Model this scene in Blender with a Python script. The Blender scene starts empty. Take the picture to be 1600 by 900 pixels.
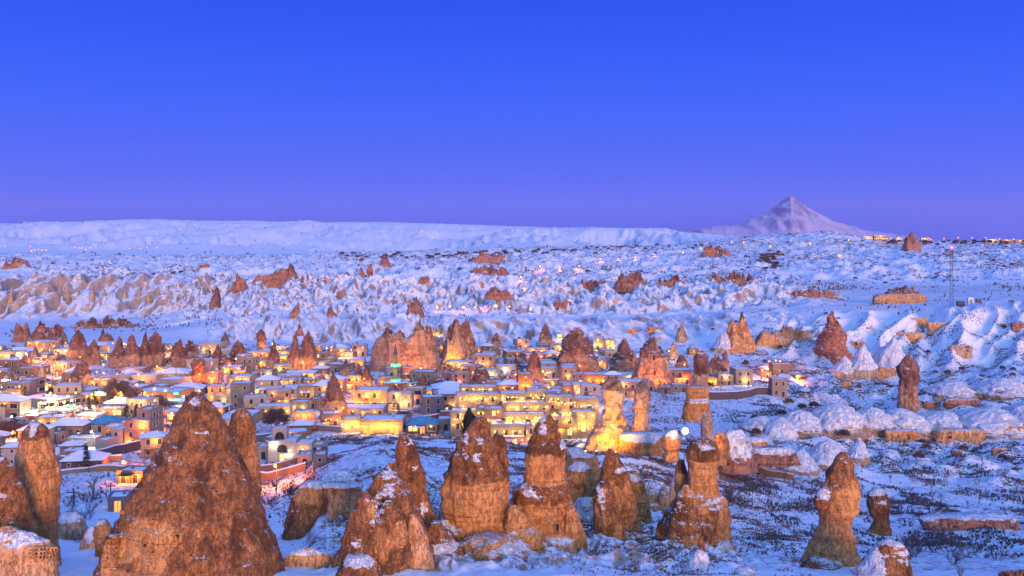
import bpy, math, random
import numpy as np
from mathutils import Vector, Matrix
from mathutils.bvhtree import BVHTree

# ------------------------------------------------------------------ camera, world, sun, exposure
sc = bpy.context.scene
COL = sc.collection
F, HOR, CZ = 1537.0, 375.0, 70.0            # focal length and horizon row (pixels of the 1600 px frame), eye height in metres
cam_d = bpy.data.cameras.new('camera'); cam = bpy.data.objects.new('camera', cam_d); COL.objects.link(cam)
cam.location = (0, 0, CZ); cam.rotation_euler = (math.pi/2, 0, 0)
cam_d.sensor_width = 36; cam_d.lens = 36*F/1600; cam_d.shift_y = -(450-HOR)/1600
cam_d.clip_start = 1; cam_d.clip_end = 60000
sc.camera = cam
sc.render.resolution_x, sc.render.resolution_y = 1024, 576
sc.view_settings.view_transform = 'Standard'; sc.view_settings.look = 'None'
sc.view_settings.exposure = 0; sc.view_settings.gamma = 1
sc.cycles.max_bounces = 4; sc.cycles.diffuse_bounces = 2; sc.cycles.glossy_bounces = 1
sc.cycles.sample_clamp_indirect = 3.0

SUN_AZ, SUN_EL = 163.0, 5.0                 # behind the camera, a little to the left, very low
w = bpy.data.worlds.new('World'); sc.world = w; w.use_nodes = True
nt = w.node_tree; bg = nt.nodes['Background']
tc = nt.nodes.new('ShaderNodeTexCoord'); sep = nt.nodes.new('ShaderNodeSeparateXYZ')
nt.links.new(tc.outputs['Generated'], sep.inputs[0])
ramp = nt.nodes.new('ShaderNodeValToRGB'); nt.links.new(sep.outputs[2], ramp.inputs[0])
SKY = [(0.0, (0.042, 0.110, 0.86)), (0.045, (0.062, 0.148, 0.98)), (0.12, (0.030, 0.130, 0.98)), (0.19, (0.010, 0.102, 0.95)), (0.25, (0.002, 0.078, 0.86)),
       (0.5, (0.014, 0.13, 0.92)), (1.0, (0.03, 0.20, 0.95))]
el = ramp.color_ramp.elements
el[0].position, el[0].color = SKY[0][0], (*SKY[0][1], 1)
el[1].position, el[1].color = SKY[-1][0], (*SKY[-1][1], 1)
for p_, c_ in SKY[1:-1]:
    e_ = el.new(p_); e_.color = (*c_, 1)
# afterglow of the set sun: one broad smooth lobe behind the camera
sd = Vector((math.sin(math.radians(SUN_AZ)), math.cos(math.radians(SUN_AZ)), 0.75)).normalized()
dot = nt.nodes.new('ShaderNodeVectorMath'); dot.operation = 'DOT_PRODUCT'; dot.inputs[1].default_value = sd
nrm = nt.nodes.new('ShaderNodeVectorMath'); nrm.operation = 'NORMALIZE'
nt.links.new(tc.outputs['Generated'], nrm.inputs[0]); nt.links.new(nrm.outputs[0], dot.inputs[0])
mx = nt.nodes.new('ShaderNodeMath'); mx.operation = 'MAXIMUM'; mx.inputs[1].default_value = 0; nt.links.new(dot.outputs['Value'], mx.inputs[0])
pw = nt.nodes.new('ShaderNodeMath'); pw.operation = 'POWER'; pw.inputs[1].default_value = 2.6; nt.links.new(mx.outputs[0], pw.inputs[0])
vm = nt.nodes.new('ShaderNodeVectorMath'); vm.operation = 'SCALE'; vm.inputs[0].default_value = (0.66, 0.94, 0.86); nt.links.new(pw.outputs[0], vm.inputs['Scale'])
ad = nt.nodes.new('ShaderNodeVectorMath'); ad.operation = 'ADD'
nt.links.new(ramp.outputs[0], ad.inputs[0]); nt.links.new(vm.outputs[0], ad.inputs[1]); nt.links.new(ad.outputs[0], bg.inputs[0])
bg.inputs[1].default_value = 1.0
sl = bpy.data.lights.new('sun', 'SUN'); sl.energy = 4.0; sl.angle = math.radians(20); sl.color = (1.0, 0.50, 0.29)
so = bpy.data.objects.new('sun', sl); COL.objects.link(so)
sdir = Vector((math.sin(math.radians(SUN_AZ))*math.cos(math.radians(SUN_EL)), math.cos(math.radians(SUN_AZ))*math.cos(math.radians(SUN_EL)), math.sin(math.radians(SUN_EL))))
so.rotation_euler = sdir.to_track_quat('Z', 'Y').to_euler()

R = random.Random(7)

# ------------------------------------------------------------------ noise
_rng = np.random.RandomState(3)
PERM = _rng.permutation(512).astype(np.int64); PERM = np.concatenate([PERM, PERM, PERM])
GR = _rng.normal(size=(512, 3)); GR /= np.linalg.norm(GR, axis=1)[:, None]
def perlin(x, y, z=0.0):
    x, y, z = np.broadcast_arrays(np.asarray(x, float), np.asarray(y, float), np.asarray(z, float))
    xi, yi, zi = np.floor(x).astype(np.int64), np.floor(y).astype(np.int64), np.floor(z).astype(np.int64)
    xf, yf, zf = x-xi, y-yi, z-zi
    u, v, w_ = (t*t*t*(t*(t*6-15)+10) for t in (xf, yf, zf))
    out = 0
    for dx in (0, 1):
        for dy in (0, 1):
            for dz in (0, 1):
                h = PERM[(PERM[(PERM[(xi+dx) & 511]+yi+dy) & 511]+zi+dz) & 511]
                g = GR[h]
                n = g[..., 0]*(xf-dx)+g[..., 1]*(yf-dy)+g[..., 2]*(zf-dz)
                out = out + n*(u if dx else 1-u)*(v if dy else 1-v)*(w_ if dz else 1-w_)
    return out*1.6
def fbm(x, y, z=0.0, o=4):
    s, a = 0, 1.0
    for i in range(o):
        s = s+a*perlin(x*2**i+i*17.3, y*2**i+i*9.1, z*2**i+i*3.7); a *= .5
    return s
def ridged(x, y, z=0.0, o=3):
    s, a = 0, 1.0
    for i in range(o):
        s = s+a*(1-2*np.abs(perlin(x*2**i+i*7.7, y*2**i+i*5.1, z*2**i+i*3.3))); a *= .5
    return s/1.75
def sstep(a, b, x):
    t = np.clip((x-a)/(b-a), 0, 1); return t*t*(3-2*t)

# ------------------------------------------------------------------ object helpers
def tag(o, label=None, cat=None, group=None, kind=None):
    for k, v in (('label', label), ('category', cat), ('group', group), ('kind', kind)):
        if v: o[k] = v
    return o
def link(name, me, parent=None, loc=(0, 0, 0), rz=0.0, scale=None):
    o = bpy.data.objects.new(name, me); COL.objects.link(o)
    if parent is not None: o.parent = parent
    o.location = loc; o.rotation_euler = (0, 0, rz)
    if scale is not None: o.scale = scale
    return o
def empty(name, loc, rz=0.0, **k):
    return tag(link(name, None, None, loc, rz), **k)
def mesh_np(name, V, Fq, mats, mat_idx=None, smooth=True, attrs=None):
    V = np.asarray(V, np.float32); Fq = np.asarray(Fq, np.int32)
    n = Fq.shape[1]; me = bpy.data.meshes.new(name)
    me.vertices.add(len(V)); me.vertices.foreach_set('co', V.ravel())
    me.loops.add(Fq.size); me.loops.foreach_set('vertex_index', Fq.ravel())
    me.polygons.add(len(Fq)); me.polygons.foreach_set('loop_start', np.arange(0, Fq.size, n, dtype=np.int32))
    if smooth: me.polygons.foreach_set('use_smooth', np.ones(len(Fq), bool))
    for m in mats: me.materials.append(m)
    if mat_idx is not None: me.polygons.foreach_set('material_index', np.asarray(mat_idx, np.int32))
    for k, a in (attrs or {}).items():
        at = me.attributes.new(k, 'FLOAT', 'POINT'); at.data.foreach_set('value', np.asarray(a, np.float32))
    me.update(); me.validate()
    return me
class MB:
    """collects polygons and builds one mesh"""
    def __init__(s): s.v, s.f, s.m = [], [], []
    def poly(s, pts, m=0):
        b = len(s.v); s.v += [tuple(p) for p in pts]; s.f.append(tuple(range(b, b+len(pts)))); s.m.append(m)
    def box(s, x0, x1, y0, y1, z0, z1, m=0, top=1.0, M=None):
        cx, cy = (x0+x1)/2, (y0+y1)/2
        pts = [(x0, y0, z0), (x1, y0, z0), (x1, y1, z0), (x0, y1, z0)]
        pts += [(cx+(x-cx)*top, cy+(y-cy)*top, z1) for x, y, _ in pts]
        if M is not None: pts = [tuple(M @ Vector(p)) for p in pts]
        b = len(s.v); s.v += pts
        for f in ((3, 2, 1, 0), (4, 5, 6, 7), (0, 1, 5, 4), (1, 2, 6, 5), (2, 3, 7, 6), (3, 0, 4, 7)):
            s.f.append(tuple(b+i for i in f)); s.m.append(m)
    def tube(s, a, b_, r0, r1, n=6, m=0, cap=True):
        a, b_ = Vector(a), Vector(b_); d = (b_-a).normalized()
        u = d.orthogonal().normalized(); v = d.cross(u); k = len(s.v)
        for p, r in ((a, r0), (b_, r1)):
            for i in range(n):
                t = 2*math.pi*i/n; s.v.append(tuple(p+u*(r*math.cos(t))+v*(r*math.sin(t))))
        for i in range(n):
            j = (i+1) % n; s.f.append((k+i, k+j, k+n+j, k+n+i)); s.m.append(m)
        if cap:
            s.f.append(tuple(k+n+i for i in range(n))); s.m.append(m)
            s.f.append(tuple(k+n-1-i for i in range(n))); s.m.append(m)
    def ball(s, c, r, n=8, k=5, m=0, sz=1.0, y=1.0):
        b = len(s.v)
        for i in range(k+1):
            ph = math.pi*i/k
            for j in range(n):
                t = 2*math.pi*j/n
                s.v.append((c[0]+r*math.sin(ph)*math.cos(t), c[1]+y*r*math.sin(ph)*math.sin(t), c[2]+sz*r*math.cos(ph)))
        for i in range(k):
            for j in range(n):
                j2 = (j+1) % n; s.f.append((b+i*n+j, b+(i+1)*n+j, b+(i+1)*n+j2, b+i*n+j2)); s.m.append(m)
    def mesh(s, name, mats, smooth=False):
        me = bpy.data.meshes.new(name); me.from_pydata(s.v, [], s.f)
        for m in mats: me.materials.append(m)
        me.polygons.foreach_set('material_index', s.m)
        if smooth: me.polygons.foreach_set('use_smooth', [True]*len(s.f))
        me.update(); return me

# ------------------------------------------------------------------ materials
def new_mat(name):
    m = bpy.data.materials.new(name); m.use_nodes = True
    return m, m.node_tree, m.node_tree.nodes['Principled BSDF']
class G:
    """small shader graph writer"""
    def __init__(s, nt): s.nt = nt
    def n(s, t, **k):
        x = s.nt.nodes.new(t)
        for a, b in k.items(): setattr(x, a, b)
        return x
    def set(s, inp, v):
        if hasattr(v, 'is_output'): s.nt.links.new(v, inp)
        else: inp.default_value = (*v, 1) if isinstance(v, tuple) and len(v) == 3 and inp.type == 'RGBA' else v
    def math(s, op, a, b=0.0, c=None, clamp=False):
        x = s.n('ShaderNodeMath', operation=op, use_clamp=clamp); s.set(x.inputs[0], a); s.set(x.inputs[1], b)
        if c is not None: s.set(x.inputs[2], c)
        return x.outputs[0]
    def step(s, v, a, b, lo=0.0, hi=1.0):
        x = s.n('ShaderNodeMapRange', interpolation_type='SMOOTHSTEP'); s.set(x.inputs[0], v)
        for i, q in enumerate((a, b, lo, hi)): s.set(x.inputs[i+1], q)
        return x.outputs[0]
    def mix(s, f, a, b, kind='MIX'):
        x = s.n('ShaderNodeMix', data_type='RGBA', blend_type=kind); s.set(x.inputs[0], f); s.set(x.inputs[6], a); s.set(x.inputs[7], b)
        return x.outputs[2]
    def noise(s, vec, scale, detail=4.0, rough=.55, stretch=None):
        if stretch:
            mp = s.n('ShaderNodeMapping'); s.nt.links.new(vec, mp.inputs[0]); mp.inputs['Scale'].default_value = stretch; vec = mp.outputs[0]
        x = s.n('ShaderNodeTexNoise'); s.nt.links.new(vec, x.inputs['Vector'])
        x.inputs['Scale'].default_value = scale; x.inputs['Detail'].default_value = detail; x.inputs['Roughness'].default_value = rough
        return x.outputs[0]
    def attr(s, name): return s.n('ShaderNodeAttribute', attribute_name=name).outputs['Fac']
    def bump(s, h, dist, strength=1.0):
        x = s.n('ShaderNodeBump'); s.set(x.inputs['Height'], h); x.inputs['Distance'].default_value = dist; x.inputs['Strength'].default_value = strength
        return x.outputs[0]
SNOW = (0.80, 0.81, 0.86)

def ground_material():
    m, nt, b = new_mat('snowy_ground'); g = G(nt)
    geo = g.n('ShaderNodeNewGeometry'); P = geo.outputs['Position']
    nz = g.n('ShaderNodeSeparateXYZ'); nt.links.new(geo.outputs['Normal'], nz.inputs[0]); nz = nz.outputs[2]
    tanv, veg, far, red = g.attr('tan'), g.attr('veg'), g.attr('far'), g.attr('red')
    n1 = g.noise(P, .12, 6, .62); n2 = g.noise(P, .9, 5, .6); n3 = g.noise(P, .035, 5, .6)
    nst = g.noise(P, .35, 4, .6, (1.0, .12, 1.6))
    # bare tuff shows where it is steep or where the wind has cleared it
    ex = g.math('ADD', g.math('SUBTRACT', 1.0, nz), g.math('MULTIPLY', g.math('SUBTRACT', nst, .5), .55))
    ex = g.math('ADD', ex, g.math('MULTIPLY', g.math('SUBTRACT', n1, .5), .35))
    ex = g.math('ADD', ex, g.math('MULTIPLY', tanv, .55))
    rock = g.step(ex, .25, .35)
    rockc = g.mix(g.step(n1, .38, .62), (.42, .31, .27), (.60, .42, .31))
    rockc = g.mix(red, rockc, (.34, .13, .09))
    # scrub and dead grass through the snow
    sc1 = g.math('MULTIPLY', g.step(n2, .50, .57), veg)
    sc2 = g.math('MULTIPLY', g.step(g.noise(P, .22, 6, .7), .525, .575), g.math('MULTIPLY', far, 1.1))
    sc3 = g.math('MULTIPLY', g.step(n3, .48, .56), g.math('MULTIPLY', veg, .8))
    scr = g.math('MAXIMUM', g.math('MAXIMUM', sc1, sc2), g.math('MULTIPLY', sc3, g.step(n2, .42, .58)))
    c = g.mix(g.step(n3, .3, .7), SNOW, (.74, .75, .82))
    c = g.mix(rock, c, rockc)
    c = g.mix(g.math('MULTIPLY', scr, .9), c, g.mix(g.step(n1, .4, .6), (.07, .055, .07), (.22, .11, .08)))
    nt.links.new(c, b.inputs['Base Color']); b.inputs['Roughness'].default_value = .85
    h = g.math('ADD', g.math('MULTIPLY', n2, .5), g.math('MULTIPLY', g.noise(P, 3.0, 4, .6), .15))
    nt.links.new(g.bump(h, .6, .6), b.inputs['Normal'])
    return m
def rock_material(name, tan1, tan2, crust1, crust2, snow=1.0, sp=1.0, scale=1.0, speck=1.0):
    """weathered tuff: pale smooth stone below, dark lichen crust above, snow lying on what faces up"""
    m, nt, b = new_mat(name); g = G(nt)
    geo = g.n('ShaderNodeNewGeometry'); P = geo.outputs['Position']
    nz = g.n('ShaderNodeSeparateXYZ'); nt.links.new(geo.outputs['Normal'], nz.inputs[0]); nz = nz.outputs[2]
    cr, sb = g.attr('crust'), g.attr('snowb')
    big = g.noise(P, .16*sp, 6, .62); mid = g.noise(P, .8*sp, 6, .68); fine = g.noise(P, 4.5*sp, 4, .7)
    strat = g.noise(P, .5*sp, 5, .6, (.12, .12, 1.9)); drip = g.noise(P, .7*sp, 4, .6, (1.2, 1.2, .12))
    tan = g.mix(g.step(strat, .35, .65), tan1, tan2)
    tan = g.mix(g.step(g.noise(P, .55*sp, 6, .7, (.10, .10, 5.0)), .57, .66, 0, .75), tan, crust1)
    tan = g.mix(g.step(drip, .54, .68, 0, .40), tan, crust1)
    tan = g.mix(g.step(fine, .58, .75, 0, .35), tan, crust1)
    cru = g.mix(g.step(mid, .36, .64), crust1, crust2)
    cru = g.mix(g.math('MULTIPLY', g.step(fine, .50, .70, 0, 1.0), speck), cru, g.mix(big, tan2, crust2))
    cru = g.mix(g.math('MULTIPLY', g.step(fine, .47, .34, 0, .6), speck), cru, (.05, .03, .022))
    dk = g.noise(P, .33*sp, 5, .6, (1, 1, .45)); cru = g.mix(g.step(dk, .50, .62, 0, .75), cru, tuple(x*.42 for x in crust1)); tan = g.mix(g.step(g.noise(P, .27*sp, 5, .65, (1, 1, .35)), .54, .64, 0, .55), tan, crust2)
    f = g.math('ADD', cr, g.math('ADD', g.math('MULTIPLY', g.math('SUBTRACT', mid, .5), 1.0), g.math('MULTIPLY', g.math('SUBTRACT', big, .5), 1.6)))
    c = g.mix(g.step(f, .42, .56), tan, cru)
    crk = g.noise(P, 1.1*sp, 5, .75, (1.0, 1.0, .30)); crk = g.math('ABSOLUTE', g.math('SUBTRACT', crk, .5))
    crf = g.step(crk, .028, .0); c = g.mix(g.math('MULTIPLY', crf, .32), c, (.10, .045, .022))
    s = g.math('ADD', nz, g.math('MULTIPLY', g.math('SUBTRACT', mid, .5), 1.3))
    s = g.math('ADD', s, g.math('MULTIPLY', g.math('SUBTRACT', fine, .5), 1.5))
    s = g.math('ADD', s, g.math('MULTIPLY', g.math('SUBTRACT', big, .5), .9))
    s = g.math('ADD', s, g.math('MULTIPLY', g.math('SUBTRACT', sb, .5), 1.9))
    sf = g.step(s, 1.0-.14*snow, 1.04-.14*snow)
    c = g.mix(sf, c, SNOW)
    nt.links.new(c, b.inputs['Base Color']); b.inputs['Roughness'].default_value = .9
    h = g.math('ADD', g.math('MULTIPLY', mid, .9), g.math('MULTIPLY', fine, .28)); h = g.math('ADD', h, g.math('MULTIPLY', strat, .5))
    h = g.math('ADD', h, g.math('MULTIPLY', sf, .12)); h = g.math('SUBTRACT', h, g.math('MULTIPLY', crf, .35))
    nt.links.new(g.bump(h, .60*scale, .85), b.inputs['Normal'])
    return m
def stone_wall_material(name, c1, c2):
    m, nt, b = new_mat(name); g = G(nt)
    P = g.n('ShaderNodeNewGeometry').outputs['Position']
    n = g.noise(P, .5, 5, .6); f = g.noise(P, 3.0, 3, .6, (1, 1, 3.0)); d = g.noise(P, .8, 3, .6, (1.5, 1.5, .2))
    c = g.mix(g.step(n, .3, .7), c1, c2); c = g.mix(g.step(f, .55, .75, 0, .3), c, tuple(x*.6 for x in c1)); c = g.mix(g.step(d, .58, .75, 0, .35), c, tuple(x*.45 for x in c1))
    nt.links.new(c, b.inputs['Base Color']); b.inputs['Roughness'].default_value = .9
    nt.links.new(g.bump(f, .12, .6), b.inputs['Normal'])
    return m
def plain(name, c, rough=.7, var=.25, metal=0.0):
    m, nt, b = new_mat(name); g = G(nt)
    P = g.n('ShaderNodeNewGeometry').outputs['Position']; n = g.noise(P, 1.2, 4, .6)
    nt.links.new(g.mix(g.step(n, .35, .65), tuple(x*(1-var) for x in c), tuple(min(1, x*(1+var)) for x in c)), b.inputs['Base Color'])
    b.inputs['Roughness'].default_value = rough; b.inputs['Metallic'].default_value = metal
    return m
def emis(name, c, s, base=(.05, .05, .05)):
    m, nt, b = new_mat(name); b.inputs['Base Color'].default_value = (*base, 1)
    b.inputs['Emission Color'].default_value = (*c, 1); b.inputs['Emission Strength'].default_value = s
    m.cycles.emission_sampling = 'NONE'
    return m
M = {}
M['ground'] = ground_material()
M['rock'] = rock_material('tuff_lichen_crust', (.80, .38, .13), (.68, .28, .085), (.22, .075, .022), (.50, .20, .060), 0.9, 1.0, 1.6, 1.0)
M['rock_far'] = rock_material('tuff_village', (.60, .36, .22), (.46, .25, .14), (.17, .075, .062), (.30, .14, .10), 1.7, .7, 1.2, .7)
M['rock_red'] = rock_material('tuff_red', (.52, .23, .14), (.40, .16, .10), (.16, .06, .055), (.30, .12, .085), 1.4, .35, 2.5, .8)
M['rock_pale'] = rock_material('tuff_pale', (.60, .42, .28), (.52, .34, .22), (.40, .25, .17), (.34, .20, .14), 1.3, .6, 1.6, .6)
M['rock_orange'] = rock_material('tuff_bare_face', (.78, .42, .20), (.68, .33, .14), (.60, .26, .09), (.45, .18, .07), .6, .6, 1.2, .5)
M['snow'] = plain('snow', SNOW, .8, .05)
M['wall'] = [stone_wall_material('cut_stone_cream', (0.356, 0.277, 0.198), (0.277, 0.218, 0.165)), stone_wall_material('cut_stone_pink', (0.330, 0.218, 0.172), (0.264, 0.172, 0.139)),
             stone_wall_material('cut_stone_white', (0.396, 0.350, 0.297), (0.317, 0.284, 0.251)), stone_wall_material('cut_stone_grey', (0.211, 0.185, 0.172), (0.158, 0.139, 0.139)),
             stone_wall_material('cut_stone_tan', (0.304, 0.191, 0.112), (0.238, 0.145, 0.086)), stone_wall_material('dark_stone', (0.132, 0.086, 0.086), (0.099, 0.066, 0.073))]
M['frame'] = plain('window_frame_stone', (.50, .42, .34)); M['wood'] = plain('dark_wood', (.10, .05, .035)); M['metal'] = plain('dark_metal', (.06, .06, .07), .5)
M['dark'] = plain('painted_opening_dark', (.030, .022, .022), .9); M['glass'] = plain('dark_glass', (.03, .04, .07), .15)  # dark: near-black paint for the unlit inside of caves and arches
M['teal'] = plain('blue_roof_sheet', (.08, .28, .42)); M['redp'] = plain('dark_red_sheet', (.22, .05, .05)); M['asphalt'] = plain('asphalt', (.10, .09, .09), .8)
M['lit'] = emis('lit_window', (1.0, .42, .05), 1.5); M['litw'] = emis('lit_window_pale', (1.0, .62, .20), 1.8)
M['bulb'] = emis('bulb_amber', (1.0, .55, .12), 4.5); M['bulbw'] = emis('bulb_white', (1.0, .86, .62), 8); M['bulbo'] = emis('bulb_sodium', (1.0, .34, .06), 3.2)
M['green'] = emis('green_light', (.08, 1.0, .30), 2.2); M['bluel'] = emis('blue_light', (.15, .25, 1.0), 4); M['redl'] = emis('red_light', (1.0, .05, .08), 12); M['tealsign'] = emis('teal_sign', (.05, .75, .65), 1.6)
M['twig'] = plain('bare_twigs', (.11, .075, .075), .9); M['twigw'] = plain('russet_twigs', (.26, .12, .08), .9); M['twigs'] = plain('frosted_scrub', (.13, .10, .12), .9, .6); M['ever'] = plain('evergreen', (.03, .045, .03), .9)

# ------------------------------------------------------------------ terrain
COLS = {
 -260: [(60,1560),(100,1065),(140,905),(170,850),(200,805),(230,762),(260,725),(300,690),(350,640),(420,597),(500,565),(560,547),(650,528),(800,512),(880,497),(985,440),(1100,430),(1500,412),(2000,404),(2600,400),(3500,386),(5000,364),(6500,350),(7500,350),(9500,356)],
 20: [(60,1560),(100,1065),(140,900),(170,845),(200,800),(230,762),(260,725),(300,690),(350,642),(420,598),(500,565),(560,545),(650,528),(800,512),(880,497),(985,440),(1100,430),(1500,412),(2000,404),(2600,400),(3500,386),(5000,364),(6500,349),(7500,349),(9500,356)],
 200: [(60,1560),(100,1065),(140,900),(170,848),(200,800),(230,762),(260,725),(300,692),(350,645),(420,600),(500,565),(560,545),(650,525),(800,508),(880,493),(985,441),(1100,432),(1500,418),(2000,408),(2600,406),(3500,388),(5000,362),(6300,343),(7500,345),(9500,356)],
 400: [(60,1560),(100,1065),(130,915),(160,850),(185,822),(215,790),(235,765),(260,732),(300,692),(350,645),(420,603),(500,565),(560,545),(600,530),(650,498),(700,495),(850,482),(900,470),(1000,445),(1300,425),(2000,406),(2600,404),(3500,388),(5000,364),(6300,346),(7500,348),(9500,358)],
 600: [(60,1560),(100,1065),(130,910),(160,843),(190,775),(215,722),(234,692),(250,698),(272,688),(300,682),(350,645),(420,603),(500,567),(560,548),(600,532),(650,497),(700,495),(850,480),(900,468),(1000,445),(1300,424),(2000,402),(2600,399),(3500,385),(5000,364),(6300,346),(7500,350),(9500,360)],
 800: [(60,1560),(100,1065),(130,905),(160,848),(190,792),(215,748),(240,715),(265,700),(300,688),(350,645),(420,603),(500,567),(560,550),(605,533),(655,503),(720,498),(850,480),(900,468),(1000,446),(1300,424),(2000,397),(2600,392),(3500,383),(5000,367),(6300,353),(7500,357),(9500,364)],
 1000: [(60,1560),(100,1065),(130,902),(160,850),(190,802),(215,766),(240,736),(270,704),(300,684),(350,648),(410,620),(480,588),(540,566),(590,540),(650,504),(720,494),(850,471),(1000,453),(1300,430),(2000,397),(2700,386),(3500,380),(5000,368),(6300,358),(7500,361),(9500,366)],
 1200: [(60,1560),(100,1065),(130,902),(160,866),(190,832),(220,792),(250,757),(300,712),(350,672),(400,638),(450,607),(520,572),(580,532),(620,503),(680,487),(800,467),(1000,448),(1300,429),(1900,396),(2500,370),(2800,366),(3100,374),(5000,373),(6300,371),(7500,371),(9500,371)],
 1290: [(60,1560),(100,1065),(130,902),(160,868),(190,838),(220,800),(255,762),(300,722),(350,684),(400,648),(450,612),(520,573),(575,535),(618,502),(685,483),(830,464),(1050,444),(1350,424),(1900,392),(2450,364),(2700,361),(3100,374),(5000,375),(7500,374),(9500,373)],
 1400: [(60,1560),(100,1065),(130,902),(160,872),(190,846),(220,812),(260,772),(300,737),(350,700),(362,676),(420,640),(470,612),(540,576),(580,534),(622,497),(700,478),(900,457),(1200,432),(1700,402),(2300,385),(3000,379),(5000,378),(9500,376)],
 1600: [(60,1560),(100,1065),(130,905),(160,872),(190,845),(220,812),(260,772),(300,735),(350,697),(362,672),(420,632),(470,600),(530,566),(575,520),(615,480),(700,466),(900,450),(1200,428),(1700,400),(2300,386),(3000,380),(5000,378),(9500,376)],
 1860: [(60,1560),(100,1065),(130,905),(160,870),(190,842),(220,810),(260,770),(300,732),(350,692),(362,666),(420,620),(470,585),(530,550),(575,505),(615,470),(700,458),(900,446),(1200,426),(1700,400),(2300,386),(3000,380),(5000,378),(9500,376)],
}
NU = 840
YS = np.unique(np.concatenate([np.geomspace(60, 118, 30), np.geomspace(118, 300, 260), np.geomspace(300, 560, 170), np.geomspace(560, 700, 130), np.geomspace(700, 1100, 170), np.geomspace(1100, 3000, 120), np.geomspace(3000, 9500, 70)]))
PX = np.linspace(-260, 1860, NU)
ck = sorted(COLS); tabs = np.array([np.interp(np.log(YS), np.log([a for a, _ in COLS[k]]), [-(b-HOR)/F*a for a, b in COLS[k]]) for k in ck])
# smooth (Catmull-like cosine) blend between columns
Z0 = np.zeros((NU, len(YS)))
for i, p in enumerate(PX):
    j = min(max(np.searchsorted(ck, p)-1, 0), len(ck)-2); t = (p-ck[j])/(ck[j+1]-ck[j]); t = t*t*(3-2*t)*.6+t*.4
    Z0[i] = tabs[j]*(1-t)+tabs[j+1]*t
k3 = np.array([.25, .5, .25])
for _ in range(2):
    Z0[:, 1:-1] = Z0[:, :-2]*.25+Z0[:, 1:-1]*.5+Z0[:, 2:]*.25
UX, VY = np.meshgrid(PX, YS, indexing='ij')
X = (UX-800)/F*VY
PYv = HOR-Z0*F/VY
D = np.zeros_like(Z0)
x, y = X, VY
def zone(y0, y1, y2, y3, p0=-900, p1=-899, p2=2900, p3=2901): return sstep(y0, y1, VY)*(1-sstep(y2, y3, VY))*sstep(p0, p1, UX)*(1-sstep(p2, p3, UX))
f8 = fbm(x/9, y/9, 1.3, 4); f40 = fbm(x/45, y/60, 5.3, 4)
vil = zone(285, 320, 540, 570, -900, -899, 1120, 1220)
D += f8*.55*(1-sstep(400, 900, VY))*(1-.75*vil) + f40*1.4*zone(120, 200, 600, 800)*(1-.7*vil)
warp = perlin(x/30, y/30, 7.7)*8; warp2 = perlin(x/9, y/9, 3.1)*1.6
# near hillside lumps and gullies on the hill behind the spires
D += zone(150, 170, 225, 240, 430, 520, 1050, 1200)*(ridged((x+warp*.3)/7, y/26, 2.2, 2)-.4)*.9
fm = zone(128, 136, 190, 215, 470, 540, 1120, 1190)
D += fm*((ridged((x+warp2*1.5)/6.5, y/9, 2.9, 3)-.5)*2.6+fbm(x/2.2, y/2.2, 3.9, 3)*.35)*sstep(132, 142, VY)
D += zone(150, 165, 240, 262, 380, 410, 470, 500)*(-2.2)
# ridge behind the village
rg = ridged((x+warp+ (y-600)*.35)/13, y/70, 4.4, 3)
D += zone(585, 612, 655, 720, 300, 360, 1180, 1300)*((rg-.55)*10+(ridged((x+warp2*2+(y-600)*.7)/5.5, y/34, 5.4, 2)-.5)*3.6)
# right hand slopes: broad white fins
fin = ridged((x+warp*.7-(y-560)*.55)/24, y/90, 9.4, 2)
D += zone(500, 560, 620, 690, 1180, 1260)*((fin-.55)*12.5+(ridged((x+warp2-(y-560)*.55)/7, y/40, 3.3, 2)-.5)*1.6)
# rounded mounds in the right valley
D += zone(345, 372, 400, 470, 1150, 1240)*(np.abs(perlin((x+warp)/17, y/22, 6.6))*8)
D += zone(255, 300, 345, 365, 1100, 1180)*(np.abs(perlin((x+warp2)/8, y/9, 8.6))*4.2)
D -= zone(352, 357, 362, 366, 1330, 1370)*1.0
D += zone(400, 440, 520, 580, 1150, 1220)*(ridged((x+warp2*2)/11, y/26, 18.6, 3)-.5)*4.0
# badlands left: a carved cliff of cones
bl = ridged((x+warp*.8)/24, y/110, 12.1, 3)
D += zone(840, 900, 985, 1040, -900, -899, 260, 420)*((bl-.5)*24+(ridged((x+warp2)/8, y/50, 3.7, 2)-.5)*3.5)
bm = ridged((x+warp+y*.3)/34, (y-x*.3)/55, 14.1, 4)
D += zone(700, 760, 1000, 1150, 180, 420, 1150, 1350)*((bm-.5)*20+f40*4+(ridged((x+warp2*2+y*.2)/9, y/30, 31.7, 3)-.5)*7)
# plateau country with low scarps
tr = (VY/150+f40*.7+UX/900); tr = tr-np.floor(tr)
D += zone(1030, 1150, 2300, 2700)*(sstep(.0, .16, tr)*(1-sstep(.16, 1., tr))*9+(ridged(x/60, y/90, 21., 4)-.5)*10+(ridged(x/16, y/40, 22., 3)-.5)*3.5)*(1-.5*sstep(900, 1200, UX))
D += zone(1030, 1150, 2300, 2700, 1000, 1200)*(ridged(x/55, y/110, 23., 4)-.5)*9
hg = ridged((x+warp*14)/900, y/1500, 31., 2)
D += zone(2900, 3800, 9000, 9400, -900, -899, 1050, 1160)*(((hg-.55)*105+(ridged((x+warp*5)/230, y/620, 37., 3)-.5)*26)*(1-sstep(5600, 6200, VY)*.9)+fbm(x/500, y/500, 33., 2)*9)
D += zone(2200, 2500, 2800, 3000, 1150, 1200, 1330, 1380)*(ridged(x/50, y/90, 41., 3)-.5)*5
Z = Z0+D+CZ
mask_bad = zone(840, 900, 985, 1040, -900, -899, 260, 420)
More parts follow.
